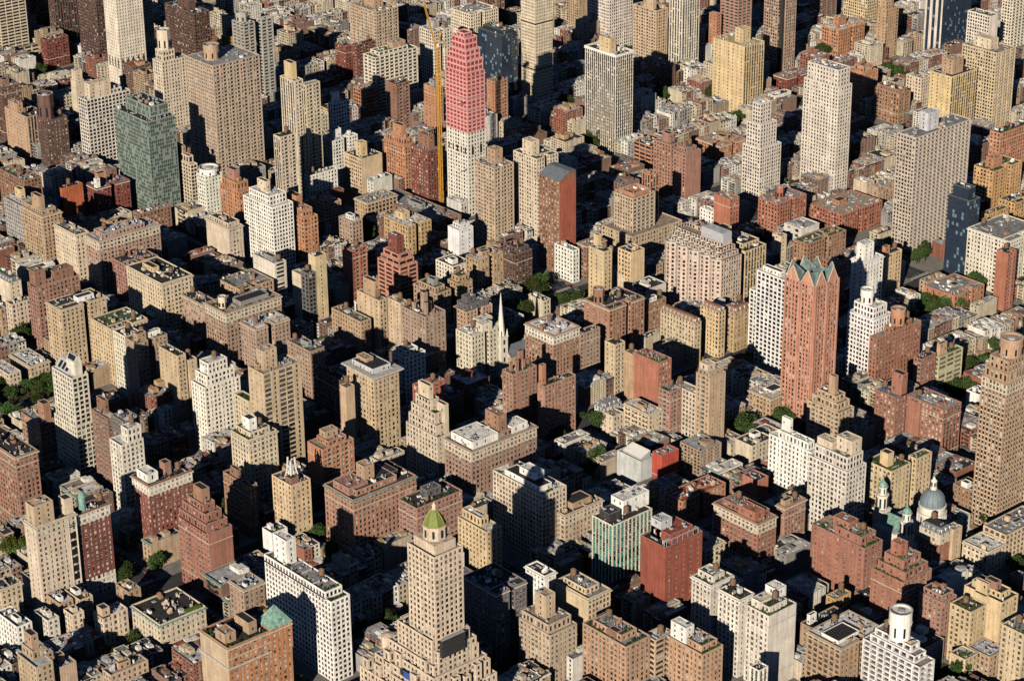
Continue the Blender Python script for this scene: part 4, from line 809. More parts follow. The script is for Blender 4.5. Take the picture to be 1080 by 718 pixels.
('a117',-368.1,650.8,20.4,32.4,31.7,'pre,pre','redo','grey',('D.4,.6,.3,.5,9,3,redo',),'red brick block with round brick bulkhead','apartment building'),
('a118',-339.6,693.8,33.2,46.4,19.6,'pre,pre','redo','tan',('b.5,.7,.3,.5,4,org',),'broad red brick block with low wings','apartment building'),
('a119',-381.9,612.6,17.2,10.0,41.2,'blank,pre','redo','tan',(),'narrow red brick slab','apartment building'),
('a119b',-401.6,631.2,30.6,6.5,16.1,'pre,pre','white','white',(),'low white roofed house','apartment building'),
('a120',-214.0,573.9,12.0,20.1,51.3,'sparse,pre','white','white',('b.2,.8,.1,.6,13,white','c'),'white block with tall white cube on top','apartment building'),
('a121',-234.0,622.3,4.0,15.9,38.0,'blank,pre','yel','dark',('b.3,.8,.0,.3,6,org',),'narrow yellow block','apartment building'),
('a122',-186.2,641.6,28.0,33.4,15.2,'sparse,pre','org','grey',('b.4,.6,.4,.6,2,grey',),'low brick block with a broad pale grey roof','apartment building'),
('thinbrick',-168.0,675.2,10.2,10.2,44.2,'blank,balc','redo','dark',('w',),'thin orange brick slab with rooftop water tanks','apartment building'),
('a124',-184.5,697.1,37.5,41.4,42.7,'pre,pre','ivory','grey',('c',),'wide cream block near the right edge','apartment building'),
('bluetower',-222.0,697.3,20.0,12.1,63.0,'glassd,glassd','glassb','dark',('t.2,.9,.2,.9,8',),'dark blue glass tower','tower'),
('a126',-293.9,817.6,20.0,35.9,36.8,'pre,pre','yelor','green',('b.3,.7,.2,.5,8,org','g'),'yellow orange block with terraces on top','apartment building'),
('a126b',-253.4,761.4,5.6,25.2,27.1,'pre,pre','yelor','dark',('g',),'small yellow block with chairs-strewn dark roof','apartment building'),
('a126c',-253.4,793.9,15.6,35.2,27.7,'pre,pre','yelor','dark',(),'yellow block at the right edge','apartment building'),
('a126d',-333.0,874.8,11.0,45.2,44.7,'pre,pre','org','dark',('g',),'orange tan block at the right edge','apartment building'),
('greyslab',-275.8,697.5,17.9,63.9,97.9,'grid,balcw','greyb','grey',('b.3,.75,.3,.5,14,lgrey',),'wide grey beige slab with curved balcony rows','tower'),
('a128',-427.6,926.5,23.5,34.0,58.8,'sparse,vs','yel','dark',('b.2,.7,.2,.6,13,tan',),'yellow tower with ribbed dark side','tower'),
('a129',-414.0,968.0,37.2,26.1,74.1,'grid,balc','yel2','tan',('b.3,.8,.2,.6,9,cream',),'beige tower with stacked balconies and flat cap','tower'),
('a130',-492.8,1058.2,25.8,11.4,71.2,'grid,blank','ivory','green',('g',),'white tower with planted terraces','tower'),
('a130b',-535.7,1147.2,13.1,41.9,110.0,'grid,bandw','ivory','grey',(),'ivory tower with a grid of wide windows','tower'),
('bluestripe',-581.7,1101.4,20.9,42.3,120.0,'vsw,glassd','ivory','dark',(),'dark blue tower with bold white vertical stripes','tower'),
('a132',-621.2,1067.4,10.8,17.9,47.5,'sparse,pre','tan','tan',('t.2,.8,.1,.7,8',),'slim tan tower with notched top','apartment building'),
('a133',-695.4,1127.2,31.1,37.1,60.0,'grid,grid','yel','yel',(),'yellow gridded block at the top','apartment building'),
('a134',-529.6,931.7,17.5,20.0,36.3,'pre,wht','org','tan',('t.1,.7,.1,.7,6',),'salmon brick stepped block','apartment building'),
('a134b',-487.3,931.9,29.4,14.8,27.5,'pre,balc','brn2','dark',(),'brick block with dark shaded flank','apartment building'),
('a135',-495.5,970.5,17.4,12.9,31.5,'pre,pre','cream','white',('g',),'cream block with stepped pale terraces','apartment building'),
('a136',-364.0,763.4,5.0,19.1,18.0,'sparse,wht','tanpk','grey',(),'small pinkish block','apartment building'),
('a136b',-376.2,763.4,13.9,9.5,18.0,'blank,sparse','ivpk','white',(),'small grey pink house','apartment building'),
('b20',-650.6,202.5,30.7,11.1,42.7,'wht,pre','cream','grey',('c','g'),'cream block with pale upper window bands','apartment building'),
('b21',-650.7,209.5,11.0,14.7,38.3,'pre,pre','ivory','tan',('w',),'slim white block squeezed between brown ones','apartment building'),
('b22',-613.0,199.3,18.7,52.3,49.7,'pre,pre','tanpk','lgrey',('c','K3'),'long brown brick block with arched stone top floors','apartment building'),
('b23',-588.0,205.8,19.6,27.2,37.0,'pre,pre','pnk','dark',('w',),'pinkish brick block with rooftop tanks','apartment building'),
('b24',-519.8,191.9,44.9,25.6,47.8,'pre,pre','cream','dark',('c','b.5,.8,.3,.5,4,yel','w'),'long cream block with a cluttered dark roof','apartment building'),
('b25',-515.8,109.7,19.8,35.3,53.3,'pre,pre','tan2','dark',('c','b.2,.5,.45,.8,4,white','w'),'tan corner block with black littered roof','apartment building'),
('b26',-571.5,123.6,12.8,34.0,48.3,'pre,pre','pnk','dark',('b.1,.7,.0,.25,12,brn','b.1,.8,.45,.9,8,brn'),'pinkish brown block with white banded dark turrets','apartment building'),
('b27',-601.2,118.7,8.1,15.7,27.4,'pre,pre','cream','green',(),'cream house with dark green roof','apartment building'),
('b27b',-610.3,114.8,16.6,8.7,22.0,'pre,pre','tan','tan',(),'low tan house at left edge','apartment building'),
('b27c',-646.9,143.1,27.2,9.4,23.4,'blank,sparse','cream','green',('M',),'cream hall with green copper roof','apartment building'),
('b28',-444.8,123.2,14.1,23.8,48.3,'sparse,pre','tanpk','tan',('b.2,.5,.1,.4,6,tan','b.3,.5,.5,.9,4,white','g'),'tan brown block with white roof pavilions','apartment building'),
('b28b',-489.5,131.5,26.1,28.5,41.2,'pre,pre','yel2','green',('w','c'),'yellow block with green roof and water tanks','apartment building'),
('b28c',-459.5,123.6,14.7,12.5,48.4,'pre,pre','ivory','dark',(),'narrow white strip block','apartment building'),
('b29',-449.6,196.6,24.5,46.2,46.9,'pre,pre','tanpk','tan',('c','K3','g','D.35,.6,.05,.2,8,3,cream','b.2,.6,.35,.85,3,grey'),'big tan pink block with roof garden and round turret','apartment building'),
('b29b',-491.0,206.9,29.3,11.6,36.2,'wht,pre','tanpk','dark',('c',),'pinkish block with pale bands','apartment building'),
('b30',-431.2,207.7,17.9,28.3,37.8,'pre,pre','tanpk','white',('c',),'brown block with bright white roof boxes','apartment building'),
('b31',-461.4,281.7,8.7,9.2,61.0,'blank,sparse','yel2','dark',('w',),'tall narrow yellow slab with pipes on top','apartment building'),
('b31b',-461.5,274.8,8.9,4.4,50.0,'frame,frame','dgrey2','dark',(),'grey glass block beside a yellow slab','apartment building'),
('b31c',-471.8,286.9,26.4,4.0,38.0,'blank,blank','cream','tan',(),'windowless cream wing','apartment building'),
('b32',-602.5,304.4,29.9,12.9,34.6,'blank,wht','cream','dark',('c',),'cream block with blank side wall','apartment building'),
('b33',-524.9,290.6,27.0,10.3,34.0,'blank,band','ivory','grey',('w','b.2,.6,.2,.6,4,grey'),'white block with three big end windows','apartment building'),
('b33b',-568.2,393.8,16.9,9.9,26.5,'pre,pre','tanpk','white',('b.3,.7,.3,.7,4,white',),'tan pink block with white roof boxes','apartment building'),
('b34',-548.5,263.1,9.1,23.1,19.9,'pre,pre','brn2','white',('c','b.3,.7,.1,.3,4,white'),'low brown block with white roof','apartment building'),
('b35',-520.7,257.2,27.8,29.1,24.4,'pre,pre','tan','grey',('g',),'low tan block with grey roof decks','apartment building'),
('b36',-522.5,69.8,24.2,9.1,16.0,'pre,pre','cream','white',(),'low cream row with snowy white roofs','apartment building'),
('b37',-525.4,87.7,27.2,15.0,15.2,'pre,pre','tan2','white',('c',),'low tan row with bright white roofs','apartment building'),
('angled',-382.6,38.7,26.2,13.6,38.8,'grid,frame','ivory','white',('t.05,.95,.05,.9,32','ANG'),'ivory tower with sloped glass crown and stepped terraces','tower'),
('a138',-351.1,42.9,18.4,5.4,54.1,'balc,pre','brn','lgrey',('b.45,.95,.55,.95,9,brn','w0'),'brown balcony block with plain pale roof','apartment building'),
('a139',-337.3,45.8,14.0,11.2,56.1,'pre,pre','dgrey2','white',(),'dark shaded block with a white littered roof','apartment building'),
('a140',-328.0,37.1,13.2,15.7,46.7,'pre,pre','ivory','white',('t.05,.6,.35,.95,9',),'ivory stepped block half in shadow','apartment building'),
('a141',-412.7,30.0,22.8,11.0,32.5,'pre,pre','brn2','grey',('b.1,.4,.45,.9,12,brn2',),'brick block with tall square chimney tower','apartment building'),
('a142',-348.5,-22.7,45.7,15.2,51.3,'pre,pre','brn2','dark',('c',),'brown block at the left edge with light band','apartment building'),
('a143',-443.3,94.7,17.8,18.0,14.0,'blank,blank','brn','brnr',(),'low hall with broad dark brown roof','apartment building'),
('a144',-401.1,112.8,4.1,4.5,19.3,'pre,pre','white','white',(),'tiny white house with dark windows','apartment building'),
('whitezig',-362.2,120.4,15.4,26.9,46.5,'pre,pre','white','white',('t.1,.9,.1,.9,7','t.2,.8,.2,.75,7','b.35,.65,.15,.4,13,white'),'bright white stepped block with square white top','apartment building'),
('a147',-411.4,140.9,12.3,4.9,42.2,'balc,sparse','yel2','dark',('w',),'tan block with balconies','apartment building'),
('a147b',-412.0,133.1,22.2,4.0,47.5,'sparse,pre','tan2','dark',('g',),'tan block with dark planted roof','apartment building'),
('tanband',-290.3,116.5,16.0,27.9,82.0,'sparse,bandp','tan2','tan',('b.3,.75,.15,.5,13,tan2','b.5,.7,.05,.2,4,tan'),'tan tower with dark ribbon windows on one side','tower'),
('a149',-279.2,95.5,18.5,21.2,48.8,'pre,pre','cream','white',('b.3,.7,.25,.5,8,white','g','c'),'cream block with white pavilion and terrace plants','apartment building'),
('a149b',-329.1,130.6,15.4,4.0,45.6,'pre,sparse','cream','green',('g',),'slim cream block','apartment building'),
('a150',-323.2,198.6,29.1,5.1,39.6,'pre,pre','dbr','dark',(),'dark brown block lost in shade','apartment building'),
('a151',-366.3,205.6,25.4,11.8,44.0,'pre,pre','tanpk','grey',('b.3,.6,.3,.6,4,grey','g'),'grey tan block with littered roof','apartment building'),
('a152',-253.4,131.3,15.7,23.4,40.0,'blank,balc','org','tan',('b.4,.8,.3,.7,5,tan',),'orange and yellow block with pale roof','apartment building'),
('cornice',-280.3,191.9,28.0,19.7,60.0,'pre,pre','tan2','lgrey',('C','b.15,.9,.12,.85,4,lgrey','b.55,.9,.3,.6,6,tan'),'tan block with a deep pale grey cornice','apartment building'),
('a154b',-288.6,176.3,4.4,4.0,54.6,'blank,blank','tan2','tan',(),'narrow tan wing','apartment building'),
('a155',-333.2,257.8,13.8,17.4,35.1,'balc,pre','white','white',('g',),'white block with red awnings','apartment building'),
('a155b',-344.1,273.5,5.9,21.4,24.0,'pre,pre','brn','lgrey',(),'low block with long pale terrace','apartment building'),
('creamstep',-219.4,192.3,30.3,10.6,40.4,'pre,sparse','cream','dark',('t.06,.95,.1,.95,7','t.14,.9,.2,.95,7','t.3,.8,.3,.9,7','b.35,.7,.3,.6,10,cream','b.05,.35,.7,1,20,cream','g'),'cream block stepping up to two square turrets','apartment building'),
('a157',-271.9,221.9,8.0,19.6,46.0,'frame,frame','redw','tan',(),'red block with white frames behind cream turrets','apartment building'),
('whitepent',-184.4,190.1,25.2,51.9,45.0,'pre,pre','brn3','grey',('b.1,.9,.06,.45,5,white','b.2,.7,.5,.62,11,brn2','b.1,.5,.66,.9,5,white','c','K2'),'long brown block with white penthouses','apartment building'),
('a160',-257.4,286.0,10.4,20.6,40.2,'pre,pre','pnk','tan',('CH','g'),'pink brick block with chimneys','apartment building'),
('a161',-230.8,289.6,6.8,26.8,39.9,'sparse,pre','pnk2','dark',('b.5,.9,.02,.16,14,org','g'),'orange brick block with tall chimney and plants','apartment building'),
('a163',-253.0,371.8,10.0,9.2,36.4,'sparse,balc','yel2','dark',('g',),'yellow slab with balconies','apartment building'),
('redblank',-198.6,358.9,22.8,11.7,45.8,'blank,wht','redo','tan',('g',),'big windowless orange red brick block','apartment building'),
('a164b',-221.8,359.1,8.7,4.5,43.7,'blank,blank','tan','tan',(),'narrow tan windowless wing','apartment building'),
('a164c',-178.1,349.7,10.8,10.2,35.1,'balc,balc','pnk','lgrey',('g',),'stepped brick annex with terraces','apartment building'),
('a165',-184.4,337.2,23.4,12.2,21.0,'pre,pre','cream','white',('c','b.4,.7,.3,.6,3,tan','F'),'cream walk-up with white roof and fire escapes','apartment building'),
('a166',-217.2,328.6,9.0,15.7,17.3,'pre,pre','lgrey','grey',('M',),'small house with slate mansard roof','apartment building'),
('a167',-207.6,328.0,10.7,9.2,14.7,'sparse,pre','cream','tan',(),'small cream house with red side','apartment building'),
('modern',-144.3,291.7,21.2,12.9,18.7,'blank,blank','lgrey','lgrey',('SL',),'pale grey modern block with sloped white skylight','apartment building'),
('redcube',-135.2,300.6,8.3,14.6,23.0,'blank,blank','redb','tan',(),'bright red windowless cube','apartment building'),
('a169',-137.6,343.5,12.1,13.8,61.2,'balc,sparse','tan2','tan',('b.3,.9,.1,.6,5,cream','w'),'tan stepped tower with metal terrace frames','apartment building'),
('a169b',-165.7,360.0,24.1,8.5,35.1,'grid,grid','cream','cream',(),'cream gridded wing with square windows','apartment building'),
('a170',-154.8,418.0,19.4,25.8,17.0,'pre,pre','tan','white',('b.3,.7,.3,.7,2,white','c'),'tan walk-up with bright white cluttered roof','apartment building'),
('a171',-95.0,416.3,26.9,14.4,28.9,'balc,balc','tan2','brn',('t.1,.9,.1,.9,5','t.2,.8,.2,.8,4','b.3,.5,.3,.5,13,tan'),'terraced cream block with tan cube','apartment building'),
('a172',-114.7,382.5,25.0,14.8,12.0,'blank,pre','cream','grey',(),'low hall with wide plain grey roof','apartment building'),
('a173',-117.0,361.5,15.1,19.2,16.0,'blank,pre','cream','dark',('b.5,.8,.5,.8,3,white',),'cream building with black courtyard roof','apartment building'),
('whitescal',-57.7,349.7,34.8,7.0,38.0,'pre,pre','white','white',('t.1,.8,.1,.9,5','b.6,.8,.5,.7,9,white'),'white scalloped block with terraces','apartment building'),
('creamgrid',-10.2,327.0,29.6,17.2,51.0,'grid,grid','ivory','cream',('t.05,.9,.1,.9,8','b.1,.5,.4,.9,9,cream','g','b.5,.9,.2,.6,5,cream'),'cream gridded block with planted setbacks','apartment building'),
('whitetank',-143.4,502.8,22.7,19.3,51.0,'grid,grid','white','white',('t.1,.85,.1,.8,8','D.35,.75,.2,.5,10,4.5,white'),'white stepped block with round rooftop tank','apartment building'),
('brickoct',-135.4,497.8,5.2,44.7,42.0,'pre,pre','redo2','tan',('D.2,.7,.45,.6,11,5,org','t.1,.9,.3,.8,4'),'red brown block with octagonal brick bulkhead','apartment building'),
('a177b',-106.1,508.5,5.1,14.7,34.0,'balc,pre','redo2','dark',(),'stepped red brown annex','apartment building'),
('a178',-105.7,526.4,4.0,24.4,30.0,'pre,band','yelgr','green',('b.3,.7,.1,.4,9,tan','g'),'pale olive block with tan cube','apartment building'),
('redbig',-41.2,452.6,29.9,16.8,38.8,'wht,vs','redo2','grey',('b.6,.95,.0,.25,0,redo2',),'large red brick block with littered roof','apartment building'),
('redbig2',-73.2,444.7,17.0,10.0,38.4,'wht,wht','redo2','blue',('b.0,.5,.5,1,15,redo2',),'red brick wing with blue roof edge and square tower','apartment building'),
('roundtop',38.9,405.9,18.4,26.3,98.9,'rib,rib','tanpk2','tan',('t.05,.95,.05,.95,6','t.12,.88,.12,.88,7','D.25,.75,.25,.75,11,6.8,tanpk2','K3'),'brown ribbed tower with round white-rimmed top','tower'),
('a181',-75.4,531.7,10.3,11.4,12.0,'blank,blank','white','dark',(),'low white walled house with black roof','apartment building'),
('whiteface',-255.6,-63.1,12.7,25.7,57.1,'sparse,pre','cream','dark',('b.1,.8,.02,.5,13,tan2','b.2,.7,.8,1,10,cream','g','c','K2'),'cream block with tan rooftop house at left','apartment building'),
('redwhite',-257.6,-36.1,7.7,21.5,54.5,'pre,wht','dred','dark',('c','K','b.4,.7,.2,.4,12,copper'),'dark red block with white base and copper turret','apartment building'),
('redlime',-268.5,18.3,18.4,29.7,49.5,'wht,wht','redw2','dark',('c','K','b.2,.8,.05,.3,6,white','b.3,.6,.5,.65,8,pnk','g'),'red brick block with limestone base and crown','apartment building'),
('brickstep',-208.0,17.9,31.0,15.8,42.8,'pre,blank','redo2','tan',('t.06,.95,.0,.9,5','t.15,.9,.1,.8,5','t.28,.8,.2,.7,4','b.35,.65,.3,.6,9,brn2','g'),'brick block stepping back with windowless red side','apartment building'),
('a185',-253.3,76.3,26.1,5.3,34.6,'pre,pre','brn2','dark',('b.5,.8,.3,.7,6,brn',),'brown block behind stepped brick block','apartment building'),
('yellowspire',-225.5,87.5,19.2,14.0,42.0,'pre,pre','yel','brn',('WS','b.1,.4,.1,.5,4,brn'),'yellow block crowned by a lacy white roof frame','apartment building'),
('a187',-218.7,67.5,9.4,11.2,20.7,'blank,pre','white','green',(),'small white house with green roof','apartment building'),
('pinkgreen',-185.7,102.5,27.6,46.4,42.8,'pre,pre','pnk2','dark',('c','b.25,.8,.05,.35,5,pnk','b.35,.65,.35,.5,10,tan','cg','b.3,.9,.5,.85,4,dark'),'pink brick block with green copper cornice','apartment building'),
('a191',-168.4,135.0,17.2,34.3,32.7,'balc,pre','pnk','dark',('g','b.4,.8,.4,.7,5,dgrey'),'pink brown block with roof garden','apartment building'),
('a192',-114.2,141.9,25.2,11.4,37.0,'pre,pre','yel','white',('t.3,.95,.2,.7,5',),'yellow block with stepped roof and skylight','apartment building'),
('carlyle',-10.9,21.6,21.2,18.5,109.2,'pre,grid','cream','tan',('CARL',),'cream tower capped by a green dome','tower'),
('a194',-112.7,182.7,43.5,18.9,46.4,'grid,grid','cream','white',('b.1,.8,.1,.6,4,white','b.3,.6,.3,.7,8,white','g'),'cream block with bright white roof terrace','apartment building'),
('a195',-106.8,194.8,16.1,29.9,31.5,'pre,pre','tan2','dark',('b.2,.8,.3,.8,4,tan','c','K2'),'tan block with a shaded front','apartment building'),
('greenstripe',-53.5,182.4,16.8,30.5,51.0,'vsg,vsg','ivory','dark',('b.3,.8,.08,.35,5,dark','b.35,.95,.45,1.1,9,white'),'white office block with green glass stripes','apartment building'),
('redblock',-19.1,189.8,19.4,28.6,48.5,'blank,sparse','redo3','dark',('b.1,.9,.2,.8,6,redo3','b.5,.9,.2,.5,11,lgrey','q'),'deep red brick block with blank walls','apartment building'),
('rustroof',-91.0,274.9,15.1,36.5,18.1,'pre,pre','org','rustr',(),'long low building with rust red roof','apartment building'),
('bricku',-22.2,266.6,35.4,15.3,34.0,'pre,pre','redo2','tan',('b.1,.5,.1,.6,6,redo','c','K2'),'brick block with white glass roof box','apartment building'),
('a201',-29.0,296.3,5.6,17.8,31.0,'blank,pre','pnk2','tan',('b.3,.8,.1,.5,4,tan','c'),'pinkish brick block with cornice','apartment building'),
('a202',-38.3,241.1,4.0,15.8,20.0,'pre,frame','cream','grey',('c',),'small cream palazzo with tall windows','apartment building'),
('a203',-76.0,322.8,12.1,9.9,21.0,'blank,blank','redo','dark',(),'small brick house with white parapet','apartment building'),
('terr1',42.4,283.9,39.6,15.1,38.4,'sparse,pre','redo2','tan',('t.1,.6,.1,.9,5','b.4,.7,.3,.8,9,redo2','g'),'orange brick block with square bulkhead','apartment building'),
('terr2',80.1,272.6,22.9,23.6,37.2,'sparse,balc','redo2','tan',('t.05,.9,.1,.9,5','t.2,.8,.2,.8,5','b.4,.7,.3,.55,8,redo','g'),'terraced orange brick block with brick cube','apartment building'),
('mansard',49.7,340.7,15.3,10.8,30.0,'wht,sparse','redo2','dark',('M','K2'),'red brick block with black mansard and dormers','apartment building'),
('a206b',51.9,349.8,4.0,7.5,30.0,'blank,sparse','yel2','grey',(),'narrow yellow wing','apartment building'),
('a207',67.5,362.4,18.4,16.6,17.1,'pre,pre','cream','white',('c',),'low cream building with white roof clutter','apartment building'),
('a208',66.9,379.0,16.6,35.8,22.0,'frame,frame','yel2','grey',('b.3,.5,.4,.6,2,grey',),'long grey roofed yellow building at right edge','apartment building'),
('a209',20.7,406.9,15.6,13.6,21.6,'pre,pre','brn2','tan',('b.4,.7,.1,.4,4,white',),'brown building with roof terrace','apartment building'),
('a210',-9.4,366.4,20.3,17.4,38.0,'pre,pre','yel2','green',('g','b.3,.6,.2,.5,9,yel'),'pale yellow block with ivy terraces','apartment building'),
('a210b',-9.9,389.7,4.7,14.1,38.2,'pre,pre','yel2','green',(),'narrow pale yellow block','apartment building'),
('a211',-263.3,-84.3,11.3,13.2,22.7,'pre,pre','cream','dark',('c',),'cream townhouse pair at left edge','apartment building'),
('a211b',-268.2,-62.7,9.9,7.4,19.3,'pre,pre','cream','dark',('c',),'cream mansion with bay window','apartment building'),
('a212',-165.1,-118.9,19.1,10.0,32.7,'pre,pre','tan2','lgrey',('t.4,1,.3,.9,5','b.5,.9,.4,.8,9,tan'),'tan stepped block near the bottom left','apartment building'),
('a212b',-168.0,-103.7,9.5,9.7,25.1,'pre,blank','tan2','grey',('b.5,.9,.2,.6,5,tan',),'tan block with bare side wall','apartment building'),
('a213',-226.5,-95.7,22.5,9.2,20.0,'pre,pre','white','grey',('b.2,.5,.3,.6,3,white',),'white house with roof boxes','apartment building'),
('a213b',-223.0,-63.8,9.1,7.5,16.3,'pre,pre','cream','cream',('b.3,.7,.3,.7,3,cream',),'small cream house with cream roof box','apartment building'),
('a213c',-227.3,-76.7,14.8,7.2,16.0,'pre,pre','ivory','lgrey',(),'house with pale blue grey roof','apartment building'),
('a213d',-236.1,-50.9,16.2,8.2,15.0,'pre,pre','tan2','dark',('b.4,.8,.2,.6,3,white',),'house with black roof and white skylight','apartment building'),
('a213e',-240.4,-61.5,14.3,8.8,14.8,'pre,pre','tan','lgrey',('b.2,.5,.2,.5,3,white',),'house with white roof decks','apartment building'),
('a213f',-206.9,-54.0,9.7,15.7,18.0,'pre,pre','cream','white',('b.0,.6,.0,.3,6,tan2',),'cream house with tan chimney block','apartment building'),
('a213g',-225.5,-26.1,13.4,8.1,15.0,'pre,pre','tan','tan',(),'tan house with plain roof','apartment building'),
('palazzo',-176.3,-37.0,28.3,29.6,20.2,'pre,pre','cream','dark',('c','cg','K2','gh'),'long cream mansion with green copper cornice','apartment building'),
('a215',-155.2,-81.6,8.5,23.0,17.0,'pre,pre','tan2','tan',('b.3,.6,.3,.6,4,tan',),'tan house row end at the bottom','apartment building'),
('a216',-167.8,12.4,14.0,14.1,26.6,'pre,pre','tanpk','lgrey',('c',),'tan block with pale flat roof','apartment building'),
('pyramid',-88.5,-51.4,24.8,39.4,51.5,'blank,wht','org2','dark',('PYR','S.tan2','g','b.2,.55,.05,.22,6,tan','b.2,.7,.42,.55,7,tan','c'),'orange brick block with green copper pyramid','apartment building'),
('whited',-93.6,17.5,59.7,12.5,49.4,'grid,grid','white','grey',('t.08,1,.0,.9,4','b.7,.9,.2,.7,15,white','g'),'bright white long apartment block','apartment building'),
('deco',-14.4,100.9,24.7,19.2,31.0,'pre,pre','tan2','tan',('t.1,.95,.05,.9,5','b.35,.7,.25,.6,14,tan2'),'rounded tan deco block with square tower','apartment building'),
('a221',-18.8,132.1,26.6,16.4,39.1,'blank,grid','yel2','grey',('c',),'yellow block with blank side and windowed end','apartment building'),
('a222',-47.7,126.7,15.6,8.3,42.7,'pre,sparse','white','dark',('c',),'narrow white block with tan side','apartment building'),
('a223b',-60.6,115.7,7.2,11.1,34.0,'pre,grid','yelor','dark',(),'yellow orange block in part shade','apartment building'),
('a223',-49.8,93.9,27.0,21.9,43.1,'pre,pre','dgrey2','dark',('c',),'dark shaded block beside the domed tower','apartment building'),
('a224',31.5,112.2,32.9,17.4,40.4,'pre,pre','tanpk2','grey',('w','g','b.3,.5,.1,.4,4,brn'),'pinkish brick block with round brick tank','apartment building'),
('a225',34.9,130.1,8.9,13.2,38.6,'band,band','tan2','white',(),'tan block with smooth white roof','apartment building'),
('a226',60.8,138.4,27.5,15.1,38.4,'pre,pre','tanpk2','lgrey',('b.5,.9,.1,.5,10,white','g'),'tan block with white bulkhead','apartment building'),
('trio1',23.3,182.4,14.6,17.1,45.9,'pre,sparse','ivory','white',('c','g'),'first cream block of a row with white roof boxes','apartment building'),
('trio2',45.4,181.3,15.7,11.0,47.2,'pre,sparse','ivory','dark',('g','c'),'middle cream block with planted roof','apartment building'),
('trio3',65.1,182.9,16.6,20.8,45.5,'pre,blank','ivory','green',('g','b.5,.9,.1,.6,5,ivory','b.4,.9,.6,.95,9,white'),'cream block with tan blank side and roof lawn','apartment building'),
('turret',85.6,154.4,4.9,6.8,34.0,'vs,vs','white','dark',(),'small white turret block at bottom','apartment building'),
('a229',97.8,203.0,23.8,32.5,32.6,'frame,pre','tanpk2','white',('c','b.2,.7,.1,.6,2,white'),'tan block with bright white roof','apartment building'),
('a230',63.2,217.2,6.0,26.4,24.4,'sparse,pre','tanpk','dark',('b.4,.7,.1,.3,6,white',),'brown block with black roof and white parapet','apartment building'),
('a231',48.2,254.8,7.0,12.6,20.0,'pre,pre','yelo','tan',('w',),'ornate yellow low building with water tank','apartment building'),
('drum',138.1,217.7,38.5,11.8,34.0,'balcw,balcw','white','tan',('t.12,.9,.1,.85,4','t.22,.85,.2,.8,4','D.35,.65,.35,.65,16,6,white'),'white terraced block topped by a white drum','apartment building'),
('a233',121.0,279.4,14.0,13.2,34.4,'pre,pre','yel','brnr',('g',),'yellow block with terracotta garden roof','apartment building'),
('a234',104.6,275.6,15.9,12.1,34.6,'pre,pre','pnk','dark',(),'pink brick block with black roof','apartment building'),
('a234b',130.3,292.8,25.1,14.3,39.1,'blank,pre','yel','dark',('b.3,.6,.3,.6,5,pnk','b.4,.7,.0,.12,8,yel'),'yellow block with broad black roof','apartment building'),
('a235',152.7,283.6,14.5,17.3,33.4,'pre,pre','yel2','grey',('g',),'pale yellow block at bottom right','apartment building'),
('a236',128.9,267.0,10.2,10.5,14.0,'pre,pre','yel2','lgrey',('g',),'low house with grey roof and vines','apartment building'),
('a236b',136.0,278.6,14.9,13.9,14.0,'pre,pre','tan','lgrey',(),'low grey roofed house','apartment building'),
('a237',87.3,246.2,21.4,4.7,19.7,'sparse,pre','yel2','white',('g',),'low yellow building with long white roof','apartment building')
]
for r in DATA:
    o = building(r, r[0] in SPLIT)
    X, Y, w, d, h = r[1:6]
    thing(o, r[10], r[11], 'towers among the blocks' if r[11] == 'tower' else 'apartment buildings of the neighbourhood', (X, Y, h*.85), r[0])
BOX = [b for b in BOX]
# ------------------------------------------------------------------ the crane beside the netted tower
cr = empty('tower_crane', (-606.4, 512.3, 0)); m = MB(); MH = 132
for a, b in ((-1,-1),(1,-1),(1,1),(-1,1)): m.beam((a*1.1,b*1.1,0),(a*1.1,b*1.1,MH),.42,'crane')
z = 0; k = 0
while z < MH-3:
    for (a,b),(c,e) in (((-1,-1),(1,-1)),((1,-1),(1,1)),((1,1),(-1,1)),((-1,1),(-1,-1))):
        p, q = ((a,b),(c,e)) if k % 2 else ((c,e),(a,b))
        m.beam((p[0]*.9,p[1]*.9,z),(q[0]*.9,q[1]*.9,z+3),.17,'crane'); m.beam((a*.9,b*.9,z),(c*.9,e*.9,z),.17,'crane')
    z += 3; k += 1
m.build('mast', cr)
m = MB(); m.lathe(0,0,[(2,MH),(2,MH+1.5),(.1,MH+1.5)],10,'crane'); m.box(-2,2,-1.4,6,MH+1.5,MH+2.5,'crane'); m.box(-1.6,1.6,4,7,MH+.2,MH+3.4,'coping'); m.build('counterweight', cr)
m = MB(); m.box(1.5,3.4,-2,.5,MH+1.2,MH+3.6,'white'); m.box(3.41,3.45,-1.8,.3,MH+2,MH+3.2,'glass_dark'); m.build('cab', cr)
m = MB(); p0 = np.array([0,-2,MH+2.5]); p1 = np.array([-3,-10,MH+36])
for s_ in (-.8,.8): m.beam(p0+[s_,0,0],p1+[s_*.4,0,0],.32,'crane')
m.beam(p0+[0,-1.4,0],p1+[0,-.6,0],.32,'crane')
for t in np.linspace(0,1,14): m.beam(p0+(p1-p0)*t+[-.8,0,0],p0+(p1-p0)*min(1,t+.07)+[.8,0,0],.18,'crane'); m.beam(p0+(p1-p0)*t+[0,-1.3,0],p0+(p1-p0)*min(1,t+.07)+[.7,0,0],.16,'crane')
m.build('jib', cr)
m = MB(); m.beam((0,1,MH+2.5),(0,4,MH+12),.5,'crane'); m.beam((0,4,MH+12),tuple(p1),.14,'dark'); m.beam((0,4,MH+12),(0,6,MH+2.5),.14,'dark'); m.build('stay', cr)
thing(cr, 'orange lattice tower crane with raised jib', 'crane', None, (-606.4, 512.3, 110))
